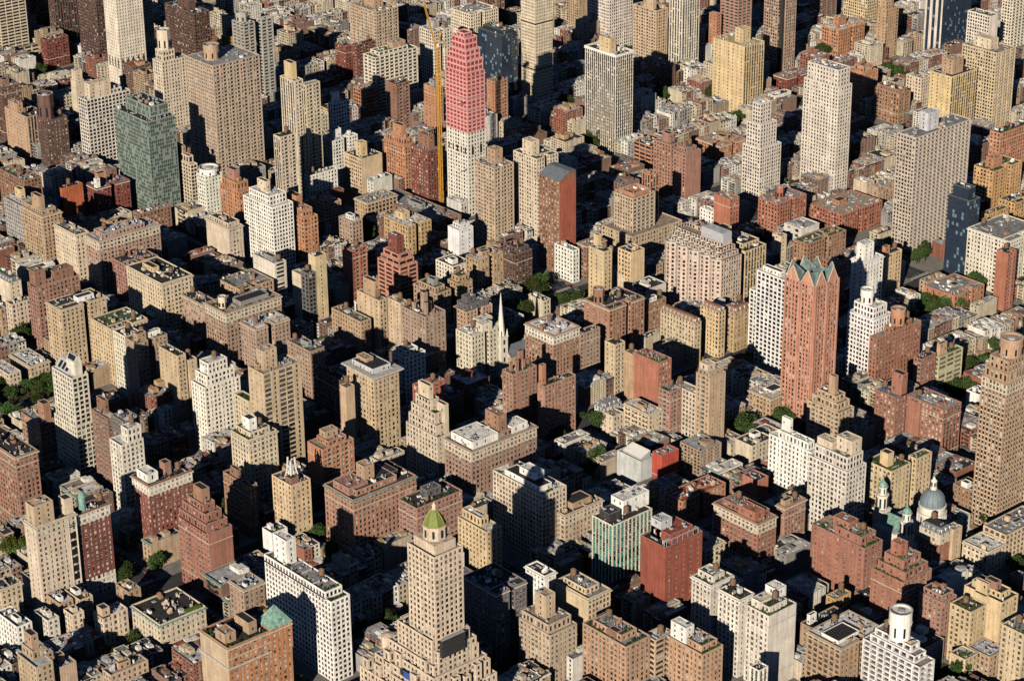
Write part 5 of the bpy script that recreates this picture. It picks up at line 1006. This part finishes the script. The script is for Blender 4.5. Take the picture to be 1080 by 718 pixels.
# ------------------------------------------------------------------ domed church and spire church
def window_arc(m, cx, cy, r, z0, z1, n, wd, mat='dark'):
    for k in range(n):
        an = 2*math.pi*(k+.5)/n; p = (cx+math.cos(an)*r, cy+math.sin(an)*r); m.beam((*p,z0),(*p,z1),wd,mat)
CX, CY = (30.3, 356.3)
ch = empty('domed_church', (CX, CY, 0)); m = MB()
m.box(-30,4,-16,10,.14,17,'limestone','roof'); m.build('nave', ch, ROOF['lgrey'])
m = MB(); m.quads([[[-29,-12,17.02],[-10,-12,17.02],[-10,-4,21.5],[-29,-4,21.5]],[[-29,4,17.02],[-29,-4,21.5],[-10,-4,21.5],[-10,4,17.02]]],'copper'); m.quads([[[-29,4,17.02],[-29,-12,17.02],[-29,-4,21.5],[-29,-4,21.5]]],'limestone'); m.build('copper_roof', ch)
m = MB(); m.box(-11,11,-11,11,17.03,21,'limestone'); m.lathe(0,0,[(8.6,21),(8.6,23),(7.4,23.1),(7.4,31),(8.5,31.3),(8.5,32.5),(7.6,32.6),(7.6,36),(8.1,36.2),(8.1,36.8),(7.3,37)],28,'limestone'); window_arc(m,0,0,7.3,24,30,12,1.3)
for k in range(24): an = 2*math.pi*k/24; m.beam((math.cos(an)*8.2,math.sin(an)*8.2,23),(math.cos(an)*8.2,math.sin(an)*8.2,31.2),.55,'limestone')
m.build('drum', ch)
m = MB(); m.lathe(0,0,[(7.3*math.cos(t),37+9.6*math.sin(t)) for t in np.linspace(0,1.42,9)],28,'zinc')
m.build('dome', ch); m = MB()
for k in range(14):
    an = 2*math.pi*k/14; P = [(math.cos(an)*7.38*math.cos(t),math.sin(an)*7.38*math.cos(t),37+9.7*math.sin(t)) for t in np.linspace(0,1.4,7)]
    for a, b in zip(P[:-1],P[1:]): m.beam(a,b,.22,'slate')
m.build('dome_rib', ch)
m = MB(); m.lathe(0,0,[(1.9,46.3),(1.9,48),(1.6,48.2),(1.6,51.5),(2,51.7),(.9,53),(.2,54.2)],12,'limestone'); window_arc(m,0,0,1.6,48.6,51,6,.6); m.build('lantern', ch)
for (bx,by) in ((-33,-5),(-2.4,-19.5)):
    m = MB(); m.box(bx-3.6,bx+3.6,by-3.6,by+3.6,.14,22,'limestone'); m.box(bx-4,bx+4,by-4,by+4,22,23,'limestone'); m.lathe(bx,by,[(3.3,23),(3.3,31),(3.9,31.2),(3.9,32),(2.6,32.1),(2.4,36.5),(3,36.7),(3,37.3)],10,'limestone'); window_arc(m,bx,by,3.2,24,30,8,.9); window_arc(m,bx,by,2.4,33,36,6,.6)
    t = m.build('bell_tower', ch); m = MB(); m.lathe(bx,by,[(2.7,37.3),(2.5,38.8),(1.2,40.2),(.5,41),(.2,43.5)],10,'copper'); m.build('cupola', t)
thing(ch, 'white church with blue grey dome and bell towers', 'church', None, (CX, CY, 45), 'church'); BOX.append((CX-37,CX+6,CY-23,CY+10,20))
SX_, SY_ = (-333.2, 341.2)
sc_ = empty('spire_church', (SX_, SY_, 0)); m = MB(); m.box(-3.2,3.2,-3.2,3.2,.14,26,'limestone'); m.box(-3.6,3.6,-3.6,3.6,26,26.8,'limestone')
for a,b in ((-1,-1),(1,-1),(1,1),(-1,1)): m.lathe(a*2.9,b*2.9,[(.6,26.8),(.6,29),(.05,32)],6,'limestone')
for zz in (8,15,21): m.box(-.8,.8,-3.26,-3.204,zz,zz+3.4,'dark'); m.box(3.204,3.26,-.8,.8,zz,zz+3.4,'dark')
m.build('tower', sc_); m = MB(); m.lathe(0,0,[(2.9,26.8),(2.2,33),(.15,58)],8,'limestone'); m.build('spire', sc_)
m = MB(); m.box(-8,6,3.25,30,.14,11,'wall'); m.quads([[[-8.4,3.2,11],[-1,3.2,17],[-1,30.4,17],[-8.4,30.4,11]],[[6.4,30.4,11],[-1,30.4,17],[-1,3.2,17],[6.4,3.2,11]]],'slate'); m.quads([[[-8,3.25,11],[6,3.25,11],[-1,3.25,16.9],[-1,3.25,16.9]]],'limestone'); m.build('nave', sc_, PAL['tan'])
thing(sc_, 'small church with a tall pale stone spire', 'church', None, (SX_, SY_, 45), 'spire'); BOX.append((SX_-8,SX_+6,SY_-3,SY_+30,12))
# ------------------------------------------------------------------ row houses and walk-ups that fill the blocks
def tmpl_row(seed, W=6.2, D=16.5, H=14.5):
    """front faces +x; W along y; returns [(part name, MB, colour role)]"""
    r = random.Random(seed); P = []
    m = MB(); facade(m,(-D/2,-W/2),(1,0),(0,-1),D,0,H,'blank'); facade(m,(D/2,-W/2),(0,1),(1,0),W,0,H,'pre'); facade(m,(D/2,W/2),(-1,0),(0,1),D,0,H,'blank'); facade(m,(-D/2,W/2),(0,-1),(-1,0),W,0,H,'pre')
    m.ring(-D/2,D/2,-W/2,W/2,H,H+.7,.28,'wall','coping'); P.append(('wall',m,'wall'))
    m = MB(); m.quads([[[-D/2+.28,-W/2+.28,H+.02],[D/2-.28,-W/2+.28,H+.02],[D/2-.28,W/2-.28,H+.3],[-D/2+.28,W/2-.28,H+.3]]],'roof'); P.append(('roof',m,'roof'))
    m = MB(); m.box(D/2+.004,D/2+.6,-W/2+.05,W/2-.05,H-.2,H+.55,r.choice(['trim','dark','white','wall'])); P.append(('cornice',m,'wall'))
    m = MB(); x = r.uniform(-D*.2,D*.25); y = r.uniform(-W*.12,W*.12); hh = r.uniform(2,3.2); a, b = r.uniform(1.3,2.4), r.uniform(1.1,1.6); m.box(x-a,x+a,y-b,y+b,H+.05,H+hh,'wall','roof'); P.append(('bulkhead',m,'bulk'))
    for xx in (r.uniform(-D*.45,-D*.2), r.uniform(D*.2,D*.42)): m = MB(); m.box(xx-.6,xx+.6,W/2-.62,W/2-.02,H+.7,H+2.1,'wall','dark'); P.append(('chimney',m,'wall'))
    m = MB(); xx = x-3.6 if x > 0 else x+3.8; m.box(xx-1,xx+1,-1.2,.5,H+.3,H+.75,'white','glass_blue2'); P.append(('skylight',m,'wall'))
    for _ in range(3): m = MB(); xx, yy = r.uniform(-D*.42,D*.42), r.uniform(-W*.36,W*.3); s = r.uniform(.3,.7); m.box(xx-s,xx+s,yy-s*.7,yy+s*.7,H+.3,H+r.uniform(.7,1.6),r.choice(['metal','white','white','dark'])); P.append(('roof_box',m,'wall'))
    if r.random() < .6:
        m = MB(); dd = r.uniform(2.5,5.5); h2 = r.choice([3.5,6.5,9.5]); m.box(-D/2-dd,-D/2-.01,-W/2+.1,W/2-(2 if r.random()<.5 else .1),0,h2,'wall','roof'); P.append(('rear_extension',m,'wall'))
    return P
def tmpl_walk(seed, W=8.0, D=20, H=18):
    """front faces -y (or +y turned); W along x, D along y"""
    r = random.Random(seed); P = []
    m = MB(); facade(m,(-W/2,-D/2),(1,0),(0,-1),W,3.6,H,'pre'); facade(m,(W/2,-D/2),(0,1),(1,0),D,0,H,r.choice(['sparse','blank','pre'])); facade(m,(W/2,D/2),(-1,0),(0,1),W,0,H,'pre'); facade(m,(-W/2,D/2),(0,-1),(-1,0),D,0,H,'blank')
    m.box(-W/2+.01,W/2-.01,-D/2,-D/2+.4,2.9,3.6,'dark'); m.quads([[[-W/2,-D/2+.4,0],[W/2,-D/2+.4,0],[W/2,-D/2+.4,2.9],[-W/2,-D/2+.4,2.9]]],'glass_mid')
    m.ring(-W/2,W/2,-D/2,D/2,H,H+.9,.3,'wall','coping'); P.append(('wall',m,'wall'))
    m = MB(); m.quads([[[-W/2+.3,-D/2+.3,H+.02],[W/2-.3,-D/2+.3,H+.02],[W/2-.3,D/2-.3,H+.02],[-W/2+.3,D/2-.3,H+.02]]],'roof'); P.append(('roof',m,'roof'))
    if r.random() < .6:
        m = MB(); u = r.uniform(-W*.2,W*.2)
        for zz in np.arange(3.8, H-2, 2.9): m.box(u-1.5,u+1.5,-D/2-1.1,-D/2-.01,zz,zz+.1,'dark',bottom=True); m.box(u-1.5,u+1.5,-D/2-1.1,-D/2-1.06,zz+.1,zz+.9,'dark'); m.beam((u-1.2,-D/2-.8,zz),(u+1.2,-D/2-.8,zz+2.9),.15,'dark')
        P.append(('fire_escape',m,'wall'))
    m = MB(); m.box(-W/2+.05,W/2-.05,-D/2-.7,-D/2-.004,H-.3,H+.7,r.choice(['trim','dark','copper','wall'])); P.append(('cornice',m,'wall'))
    for _ in range(2):
        m = MB(); x, y = r.uniform(-W*.2,W*.2), r.uniform(-D*.35,D*.4); a, b = r.uniform(1.2,2), r.uniform(1.2,2.2); m.box(x-a,x+a,y-b,y+b,H+.05,H+r.uniform(1.2,3.4),'wall','roof'); P.append(('bulkhead',m,'bulk'))
    for _ in range(6): m = MB(); x, y = r.uniform(-W*.38,W*.38), r.uniform(-D*.42,D*.42); s = r.uniform(.3,.8); m.box(x-s,x+s,y-s,y+s,H+.06,H+r.uniform(.5,1.5),r.choice(['metal','white','dark','metal','white'])); P.append(('air_conditioner',m,'wall'))
    return P
ROWT = [tmpl_row(k, 6.2, 16.5) for k in range(12)]; WALKT = [tmpl_walk(k+90) for k in range(8)]
MIDT = []
for k in range(6):                              # mid-rise blocks, 18 x 22 m
    r = random.Random(k+200); m = MB(); W, D, H = 18, 22, 32; four(m,-W/2,W/2,-D/2,D/2,0,H,r.choice(['pre','grid','balc']),r.choice(['pre','wht','sparse','balc'])); m.ring(-W/2,W/2,-D/2,D/2,H,H+1,.35,'wall','coping'); P = [('wall',m,'wall')]
    m = MB(); m.quads([[[-W/2+.35,-D/2+.35,H+.02],[W/2-.35,-D/2+.35,H+.02],[W/2-.35,D/2-.35,H+.02],[-W/2+.35,D/2-.35,H+.02]]],'roof'); P.append(('roof',m,'roof'))
    for _ in range(3): m = MB(); x, y = r.uniform(-5,5), r.uniform(-7,7); a, b = r.uniform(1.8,3), r.uniform(1.6,3.2); m.box(x-a,x+a,y-b,y+b,H+.05,H+r.uniform(2.5,7),'wall','roof'); P.append(('bulkhead',m,'bulk'))
    for _ in range(9): m = MB(); x, y = r.uniform(-8,8), r.uniform(-10,10); s = r.uniform(.4,1); m.box(x-s,x+s,y-s,y+s,H+.06,H+r.uniform(.5,1.8),r.choice(['metal','white','dark','coping'])); P.append(('air_conditioner',m,'wall'))
    MIDT.append(P)
def p2w(px, py, z=0):
    r = FW*FPX+RT*(px-540)-UP*(py-359); t = (z-CP[2])/r[2]; return CP+r*t
TPX = [[150, 600, 0, 4], [170, 606, 0, 3], [140, 597, 0, 3], [185, 592, 0, 3], [118, 612, 0, 4], [200, 600, 0, 3], [25, 408, 12, 22], [8, 440, 5, 12], [28, 352, 6, 10], [12, 580, 3, 6], [335, 562, 4, 4], [385, 243, 7, 11], [562, 300, 6, 10], [600, 312, 5, 9], [548, 325, 5, 10], [780, 125, 4, 6], [745, 97, 3, 5], [700, 100, 3, 6], [680, 35, 4, 8], [668, 55, 4, 7], [785, 58, 3, 6], [870, 52, 5, 9], [943, 75, 6, 8], [905, 15, 4, 8], [985, 322, 6, 9], [1003, 320, 4, 7], [1030, 300, 4, 6], [830, 438, 7, 8], [787, 447, 4, 5], [790, 455, 3, 5], [625, 148, 4, 6], [785, 12, 2, 4], [590, 455, 2, 3], [630, 443, 3, 4], [925, 520, 3, 4], [950, 535, 3, 5], [1040, 540, 6, 8], [1075, 590, 3, 5], [665, 480, 5, 8], [620, 490, 4, 7], [1005, 410, 4, 6], [1015, 408, 4, 5], [1060, 620, 2, 3], [1020, 680, 3, 5], [480, 305, 2, 3], [570, 85, 4, 6], [600, 105, 3, 5], [50, 25, 6, 10], [45, 72, 3, 5], [968, 268, 5, 6], [535, 110, 3, 6], [130, 605, 3, 3], [118, 598, 2, 2], [165, 590, 3, 4]]
NB = len(BOX)
for (px, py, n, sp) in TPX:                      # keep the groves free of houses
    c = p2w(px, py, 7); BOX.append((c[0]-sp*.9, c[0]+sp*.9, c[1]-sp*.9, c[1]+sp*.9, .1))
B = np.array([[b[0],b[1],b[2],b[3],b[4]] for b in BOX])
BLO = np.stack([B[:,0],B[:,2],np.zeros(len(B))],1); BHI = np.stack([B[:,1],B[:,3],B[:,4]],1)
def hits(pts, lo, hi):
    """is each point hidden from the camera by each box? -> (npts, nbox)"""
    d = pts-CP
    with np.errstate(divide='ignore', invalid='ignore'):
        t0 = (lo[None]-CP)/d[:,None]; t1 = (hi[None]-CP)/d[:,None]
    a = np.minimum(t0,t1).max(2); b = np.maximum(t0,t1).min(2)
    return (a < b) & (a < .9985) & (b > 0)
PT = []
for b in BOX[:NB]:                                   # parts of the placed buildings the photograph shows open
    x0,x1,y0,y1,h = b
    for f in (.5,.7,.9,1.0):
        for (px,py) in ((x1,y0),((x0+x1)/2,y0),(x1,(y0+y1)/2),(x0,y0),(x1,y1)): PT.append((px+.3 if px==x1 else px, py-.3, h*f))
for (px, py, n, sp) in TPX:
    for zz in ((5, 8) if n else (1, 4)): c = p2w(px, py, 7 if n else 0); PT.append((c[0], c[1], zz))
PT = np.array(PT)
def clear_height(x0,x1,y0,y1,hs):
    for h in hs:
        if not hits(PT, np.array([[x0,y0,0.]]), np.array([[x1,y1,h+1.5]])).any(): return h
    return 0
def overlap(x0,x1,y0,y1):
    w = np.minimum(B[:,1],x1)-np.maximum(B[:,0],x0); d = np.minimum(B[:,3],y1)-np.maximum(B[:,2],y0)
    return (np.clip(w,0,None)*np.clip(d,0,None)).sum()/((x1-x0)*(y1-y0))
WC = [((.20,.125,.095),'brown'),((.27,.115,.08),'red brick'),((.55,.48,.36),'cream'),((.64,.62,.57),'white'),((.30,.29,.28),'grey'),((.38,.28,.19),'tan'),((.24,.15,.12),'dark brick'),((.47,.40,.30),'buff'),((.66,.63,.58),'white'),((.55,.48,.36),'cream')]
RC = [((.38,.39,.41),'silver'),((.60,.59,.56),'white'),((.05,.048,.05),'black'),((.27,.24,.21),'brown'),((.22,.225,.24),'grey'),((.30,.10,.06),'rust')]
CAND = []
r_ = random.Random(3)
for (n, x0, x1, y0, y1) in BLOCKS:
    px, py = w2p((x0+x1)/2,(y0+y1)/2,10)
    if not (-230 < px < 1310 and -150 < py < 900): continue
    deep = y0 > 480
    for ys, side in ((y0, 0), (y1, 1)):          # avenue ends
        x = x0
        while x < x1-5:
            D = r_.uniform(17,22)
            mid = r_.random() < (.14 if deep else .08) and x < x1-18
            W = 18 if mid else r_.uniform(6.5,9.5)
            W = min(W, x1-x)
            ya, yb = (ys, ys+D) if side == 0 else (ys-D, ys)
            CAND.append(('mid' if mid else 'walk', x+.02, x+W-.02, ya, yb, side, r_.uniform(19,29) if mid else r_.uniform(12,16.5))); x += W
    for side in (0, 1):
        y = y0+22.2; Hs = r_.uniform(10.5,13.5); cc = r_.randrange(len(WC)); rc_ = r_.randrange(5)
        while y < y1-27:
            W = r_.uniform(5.6,7.2); D = r_.uniform(15,18.5)
            if r_.random() < .3: Hs = r_.uniform(10,14.5)
            if r_.random() < .02: W, D, HH, kd = 18, 20, r_.uniform(18,27), 'mid'
            elif r_.random() < .04: W, D, HH, kd = 13, 19, r_.uniform(14,17), 'mid'
            else: HH, kd = Hs+r_.uniform(-.4,.4), 'row'
            xa, xb = (x1-D, x1) if side == 0 else (x0, x0+D)
            CAND.append((kd, xa, xb, y+.02, min(y+W, y1-22)-.02, side, HH)); y += W
FILL = []
for c in CAND:
    kd, x0, x1, y0, y1, side, h = c
    if y1-y0 < 3: continue
    px, py = w2p((x0+x1)/2,(y0+y1)/2,h)
    if not (-90 < px < 1170 and -70 < py < 800): continue
    if overlap(x0,x1,y0,y1) > .12:
        if kd == 'row': continue
        if overlap(x0,x1,y0,y1) > .3: continue
    hh = clear_height(x0,x1,y0,y1,[h, 20, 15, 10, 6.5] if kd != 'row' else [h, 11, 7])
    if hh == 0: continue
    if hh < h and kd == 'mid': kd = 'walk' if (x1-x0) < 19 else 'mid'
    FILL.append([kd, x0, x1, y0, y1, side, min(h, hh)])
F = np.array([[f[1],f[2],f[3],f[4],f[6]] for f in FILL])
lo = np.stack([F[:,0]+.3,F[:,2]+.3,np.zeros(len(F))],1); hi = np.stack([F[:,1]-.3,F[:,3]-.3,F[:,4]-.3],1)
vis = np.zeros(len(F))
for (fx, fy) in ((.5,.5),(.15,.85),(.85,.15),(.85,.85)):
    p = np.stack([F[:,0]+(F[:,1]-F[:,0])*fx, F[:,2]+(F[:,3]-F[:,2])*fy, F[:,4]+.5],1)
    b1 = hits(p, BLO, BHI).any(1); M = hits(p, lo, hi); np.fill_diagonal(M, False)
    inside = np.array([-20 < (q := w2p(*pp))[0] < 1100 and -20 < q[1] < 740 for pp in p])
    vis += (~b1 & ~M.any(1) & inside)*.25
dist = np.linalg.norm(F[:,[0,2]]-CP[:2],axis=1)
order = sorted(range(len(F)), key=lambda i: -float(vis[i] > 0)*(3000/dist[i]+vis[i]*.4))
cnt = dict(row=0, walk=0, mid=0); LIM = dict(row=300, walk=290, mid=55); chosen = set()
for i in order:
    k = FILL[i][0]
    if vis[i] > 0 and cnt[k] < LIM[k]: cnt[k] += 1; chosen.add(i)
print('fill', len(FILL), cnt)
TM = {}
def tmeshes(key, P):
    if key not in TM: TM[key] = [(nm, mb.mesh(nm), role) for nm, mb, role in P]
    return TM[key]
SQ = {}; rr = random.Random(17)
for i, (kd, x0, x1, y0, y1, side, h) in enumerate(FILL):
    ti, P = (rr.randrange(12), None); 
    if kd == 'row': ti = rr.randrange(12); P = ROWT[ti]; W0, D0, H0 = 16.5, 6.2, 14.5
    elif kd == 'walk': ti = rr.randrange(8); P = WALKT[ti]; W0, D0, H0 = 8.0, 20, 18
    else: ti = rr.randrange(6); P = MIDT[ti]; W0, D0, H0 = 18, 22, 32
    flip = side == 1
    sxx, syy, szz = (x1-x0)/W0, (y1-y0)/D0, h/H0
    cx, cy = (x0+x1)/2, (y0+y1)/2
    wi = rr.randrange(len(WC)); ri = rr.choice([0,0,1,1,2,2,2,3,4,4]) if rr.random() > .03 else 5
    jit = rr.uniform(.85,1.12); wcol = np.array(WC[wi][0])*jit; rcol = np.array(RC[ri][0])*rr.uniform(.8,1.2)
    if kd == 'row' and y0 > 480 and rr.random() < .75: ri = rr.choice([0,0,1,1,4]); rcol = np.array(RC[ri][0])*rr.uniform(.85,1.15)
    bcol = wcol if rr.random() < .5 else np.array(rr.choice([(.7,.68,.64),(.45,.30,.18),(.35,.35,.36),(.5,.4,.28)]))
    if i in chosen:
        nm = dict(row='row_house', walk='walk_up_building', mid='apartment_building')[kd]
        root = empty(nm, (cx, cy, BLK_H))
        root.rotation_euler[2] = math.pi if flip else 0
        for (pn, me, role) in tmeshes((kd,ti), P):
            inst(me, pn, root, (0,0,0), col={'wall':wcol,'roof':rcol,'bulk':bcol}[role], sc=(sxx,syy,szz))
        if kd != 'row' and h > 24 and rr.random() < .45: inst(ME['tank'], 'water_tank', root, (rr.uniform(-.2,.2)*(x1-x0), rr.uniform(-.3,.3)*(y1-y0), h+.1), sc=(.85,.85,.85))
        dn = f"{WC[wi][1]} {dict(row='row house', walk='walk-up', mid='apartment block')[kd]} with {RC[ri][1]} roof"
        thing(root, dn, dict(row='row house', walk='walk-up building', mid='apartment building')[kd], dict(row='low row houses along the side streets', walk='walk-up buildings along the avenues', mid='apartment buildings of the neighbourhood')[kd], (cx, cy, h))
    else:
        for (pn, mb, role) in P:
            if pn in ('skylight',) : continue
            a = np.concatenate(mb.q)*[sxx,syy,szz]; ms = np.concatenate(mb.m)
            if flip: a = a*[-1,-1,1]
            a = a+[cx,cy,BLK_H]
            c3 = {'wall':wcol,'roof':rcol,'bulk':bcol}[role]
            for mi_, mn in enumerate(mb.names):
                s_ = a[ms == mi_]
                if len(s_): SQ.setdefault(mn, []).append((s_, rcol if mn == 'roof' else c3))
m = MB(); cols_ = []
for mn, L in SQ.items():
    for a, c in L: m.quads(a, {'wall':'wall_a','roof':'roof_a'}.get(mn, mn)); cols_.append(np.tile([*c,1.], (len(a)*4,1)))
so_ = m.build('far_houses'); so_['kind'] = 'stuff'
at = so_.data.attributes.new('tint','FLOAT_COLOR','POINT'); at.data.foreach_set('color', np.concatenate(cols_).astype(np.float32).ravel())
so_['label'] = 'mass of low houses and walk-ups in the gaps between the named buildings'; so_['category'] = 'houses'
# ------------------------------------------------------------------ trees: trunk, limbs and a crown of leaf-sized faces
def tree_t(seed, mat):
    r = random.Random(seed); H = 9.5; m = MB(); m.lathe(0,0,[(.38,0),(.28,2.4),(.2,5.2)],8,'bark')
    for k in range(6):
        an = k*1.05+r.random(); L = r.uniform(2,3.2); m.beam((0,0,r.uniform(2.6,4.6)),(math.cos(an)*L,math.sin(an)*L,r.uniform(5.6,8.2)),.24,'bark',.08)
    c = MB(); c.quads(leafblob(1500,4.6,4.4,3.9,.36,seed,9)+[0,0,7.0],mat)
    return m.mesh('trunk'), c.mesh('crown')
TR = [tree_t(k+300, 'leaf') for k in range(5)]+[tree_t(400,'leaf_bright')]
def tree(x, y, s=1, k=None, z=BLK_H, desc='dark green leafy tree'):
    k = random.randrange(5) if k is None else k
    o = empty('tree', (x,y,z)); t, c = TR[k]; a = random.random()*6
    inst(t,'trunk',o,(0,0,0),rz=a,sc=(s,)*3); inst(c,'crown',o,(0,0,0),rz=a,sc=(s*random.uniform(.9,1.1),s,s*random.uniform(.85,1.15)))
    thing(o, ('tall ' if s > 1.1 else ('small ' if s < .85 else ''))+desc, 'tree', 'trees of the streets and back gardens', (x,y,6*s))
for (px, py, n, sp) in TPX:                      # clusters seen in the open
    c = p2w(px, py, 7)
    for k in range(n):
        a = random.random()*6.28; q = sp*math.sqrt(random.random())
        tree(c[0]+math.cos(a)*q, c[1]+math.sin(a)*q, random.uniform(.85,1.35), 5 if (px,py) in ((332,560),(12,580)) else None, desc='bright green leafy tree' if (px,py) in ((332,560),(12,580)) else 'dark green leafy tree')
FB = np.concatenate([B[:,:4], F[:,:4]]); rb = B[:NB]
nt_ = 0
for (n, x0, x1, y0, y1) in BLOCKS:               # back-garden and kerb trees
    px, py = w2p((x0+x1)/2,(y0+y1)/2,5)
    if not (-60 < px < 1140 and -30 < py < 780): continue
    for _ in range(12 if y0 > 480 else 6):
        x, y = random.uniform(x0+21,x1-21), random.uniform(y0+26,y1-26)
        if ((FB[:,0]-1.5 < x) & (x < FB[:,1]+1.5) & (FB[:,2]-1.5 < y) & (y < FB[:,3]+1.5)).any(): continue
        p = np.array([[x,y,9.]])
        if hits(p, BLO, BHI).any() or nt_ >= 98: continue
        tree(x, y, random.uniform(.7,1.15)); nt_ += 1
# street trees by the lit crossing and a few cars on the avenue
for (x, y) in ((-262,-14),(-258,-10.5),(-255.5,14),(-246,-14.5),(-240,13.8)):
    pass
def car(x, y, rz, col, desc):
    o = empty('car', (x,y,.006)); o.rotation_euler[2] = rz; inst(ME['car_body'],'body',o,(0,0,0),col=col)
    for a in (-1.4,1.4):
        for b in (-.82,.82): inst(ME['wheel'],'wheel',o,(a,b,0))
    thing(o, desc, 'car', 'cars on the streets', (x,y,1))
CC = [((.7,.7,.7),'white car'),((.03,.03,.035),'black car'),((.35,.36,.38),'silver car'),((.6,.42,.03),'yellow taxi'),((.03,.05,.12),'dark blue car'),((.2,.02,.02),'dark red car')]
def blocked(x, y): return ((B[:,0]-2 < x) & (x < B[:,1]+2) & (B[:,2]-2 < y) & (y < B[:,3]+2)).any()
nc = 0
for ya, off, lane in [(0,o,l) for o,l in ((-8.2,0),(-4.6,1),(4.6,1),(8.2,0))]+[(155,o,1) for o in (-13,-6,6,13)]+[(311,o,1) for o in (-7,-2.5,2.5,7)]+[(466,o,1) for o in (-9,-3,3,9)]:
    x = -470
    while x < 120:
        x += random.uniform(5.4,8) if lane == 0 else random.uniform(7,26)
        if blocked(x, ya+off): continue
        q = w2p(x, ya+off, 1)
        if not (0 < q[0] < 1080 and 0 < q[1] < 718): continue
        p = np.array([[x,ya+off,1.5]])
        if hits(p, BLO, BHI).any() or hits(p, lo, hi).any(): continue
        c, dsc = random.choice(CC); car(x, ya+off, 0 if random.random() < .9 else math.pi, c, dsc+(' parked at the kerb' if lane == 0 else ' driving')+' on the avenue'); nc += 1
print('trees', nt_, 'cars', nc)
# ------------------------------------------------------------------ names, labels, groups
LM = dict(pink='the pink-netted tower', gable='the gabled orange tower', carlyle='the green-domed tower', church='the blue-domed church', spire='the church spire', roundtop='the round-topped brown tower',
 arched='the tall arched tower', pyramid='the green pyramid roof', redblock='the deep red blank block', drum='the white drum block', glass='the green glass tower', whitezig='the bright white zigzag block',
 greyslab='the wide balcony slab', twin1='the yellow twin slabs', curvy='the curvy pale block', tanband='the tan ribbon-window tower', cornice='the block with deep cornice', diamond='the diamond-patterned tower',
 darkgrid='the dark ribbed tower', bluestripe='the blue striped tower', whitepent='the long white-penthouse block', whiteface='the left-edge cream block', bigbeige='the huge beige tower', salmon='the salmon ziggurat',
 paletower='the tall cream tower', yellowspire='the lacy-crowned yellow block', greenstripe='the green striped block', creamstep='the cream turreted block', whited='the long white block', angled='the slope-crowned ivory tower', redblank='the windowless orange block')
SHORT = {}
lm = []; 
for t in THINGS:
    q = w2p(*t[4]); t.append(q)
    if t[5] in LM: lm.append((LM[t[5]], q, t[0]))
allref = [(('the '+t[1]), t[6], t[0]) for t in THINGS if t[5] and t[5] not in LM and len(t[1].split()) <= 7]+lm
def rel(q, o, refs, maxw, rank=0):
    c = sorted(((q[0]-r[1][0])**2+(q[1]-r[1][1])**2, k) for k, r in enumerate(refs) if r[2] is not o and len(r[0].split()) <= maxw)
    k = c[rank][1]; r = refs[k]; dx, dy = q[0]-r[1][0], q[1]-r[1][1]
    if abs(dx) > 2.2*abs(dy): w = 'right of' if dx > 0 else 'left of'
    elif abs(dy) > 2.2*abs(dx): w = 'below' if dy > 0 else 'above'
    else: w = ('lower ' if dy > 0 else 'upper ')+('right of' if dx > 0 else 'left of')
    return w+' '+r[0]
used = {}
for t in THINGS:
    o, desc, cat, grp, p, ref, q = t
    o['category'] = cat
    if grp: o['group'] = grp
    n = len(desc.split())
    if ref and ref in LM: lab = desc
    elif ref: lab = desc+', '+rel(q, o, lm, 13-n)
    else: lab = desc+', '+rel(q, o, allref, 13-n)
    t.append(lab); used.setdefault(lab, []).append(t)
for lab, L in list(used.items()):
    if len(L) == 1: L[0][0]['label'] = lab; continue
    L.sort(key=lambda t: t[6][0])
    for i, t in enumerate(L):
        o, desc, cat, grp, p, ref, q = t[:7]; done = False
        for rk in range(1, 6):
            l2 = desc+', '+rel(q, o, allref, 13-len(desc.split()), rk)
            if l2 not in used: used[l2] = [t]; o['label'] = l2; done = True; break
        if not done: o['label'] = lab
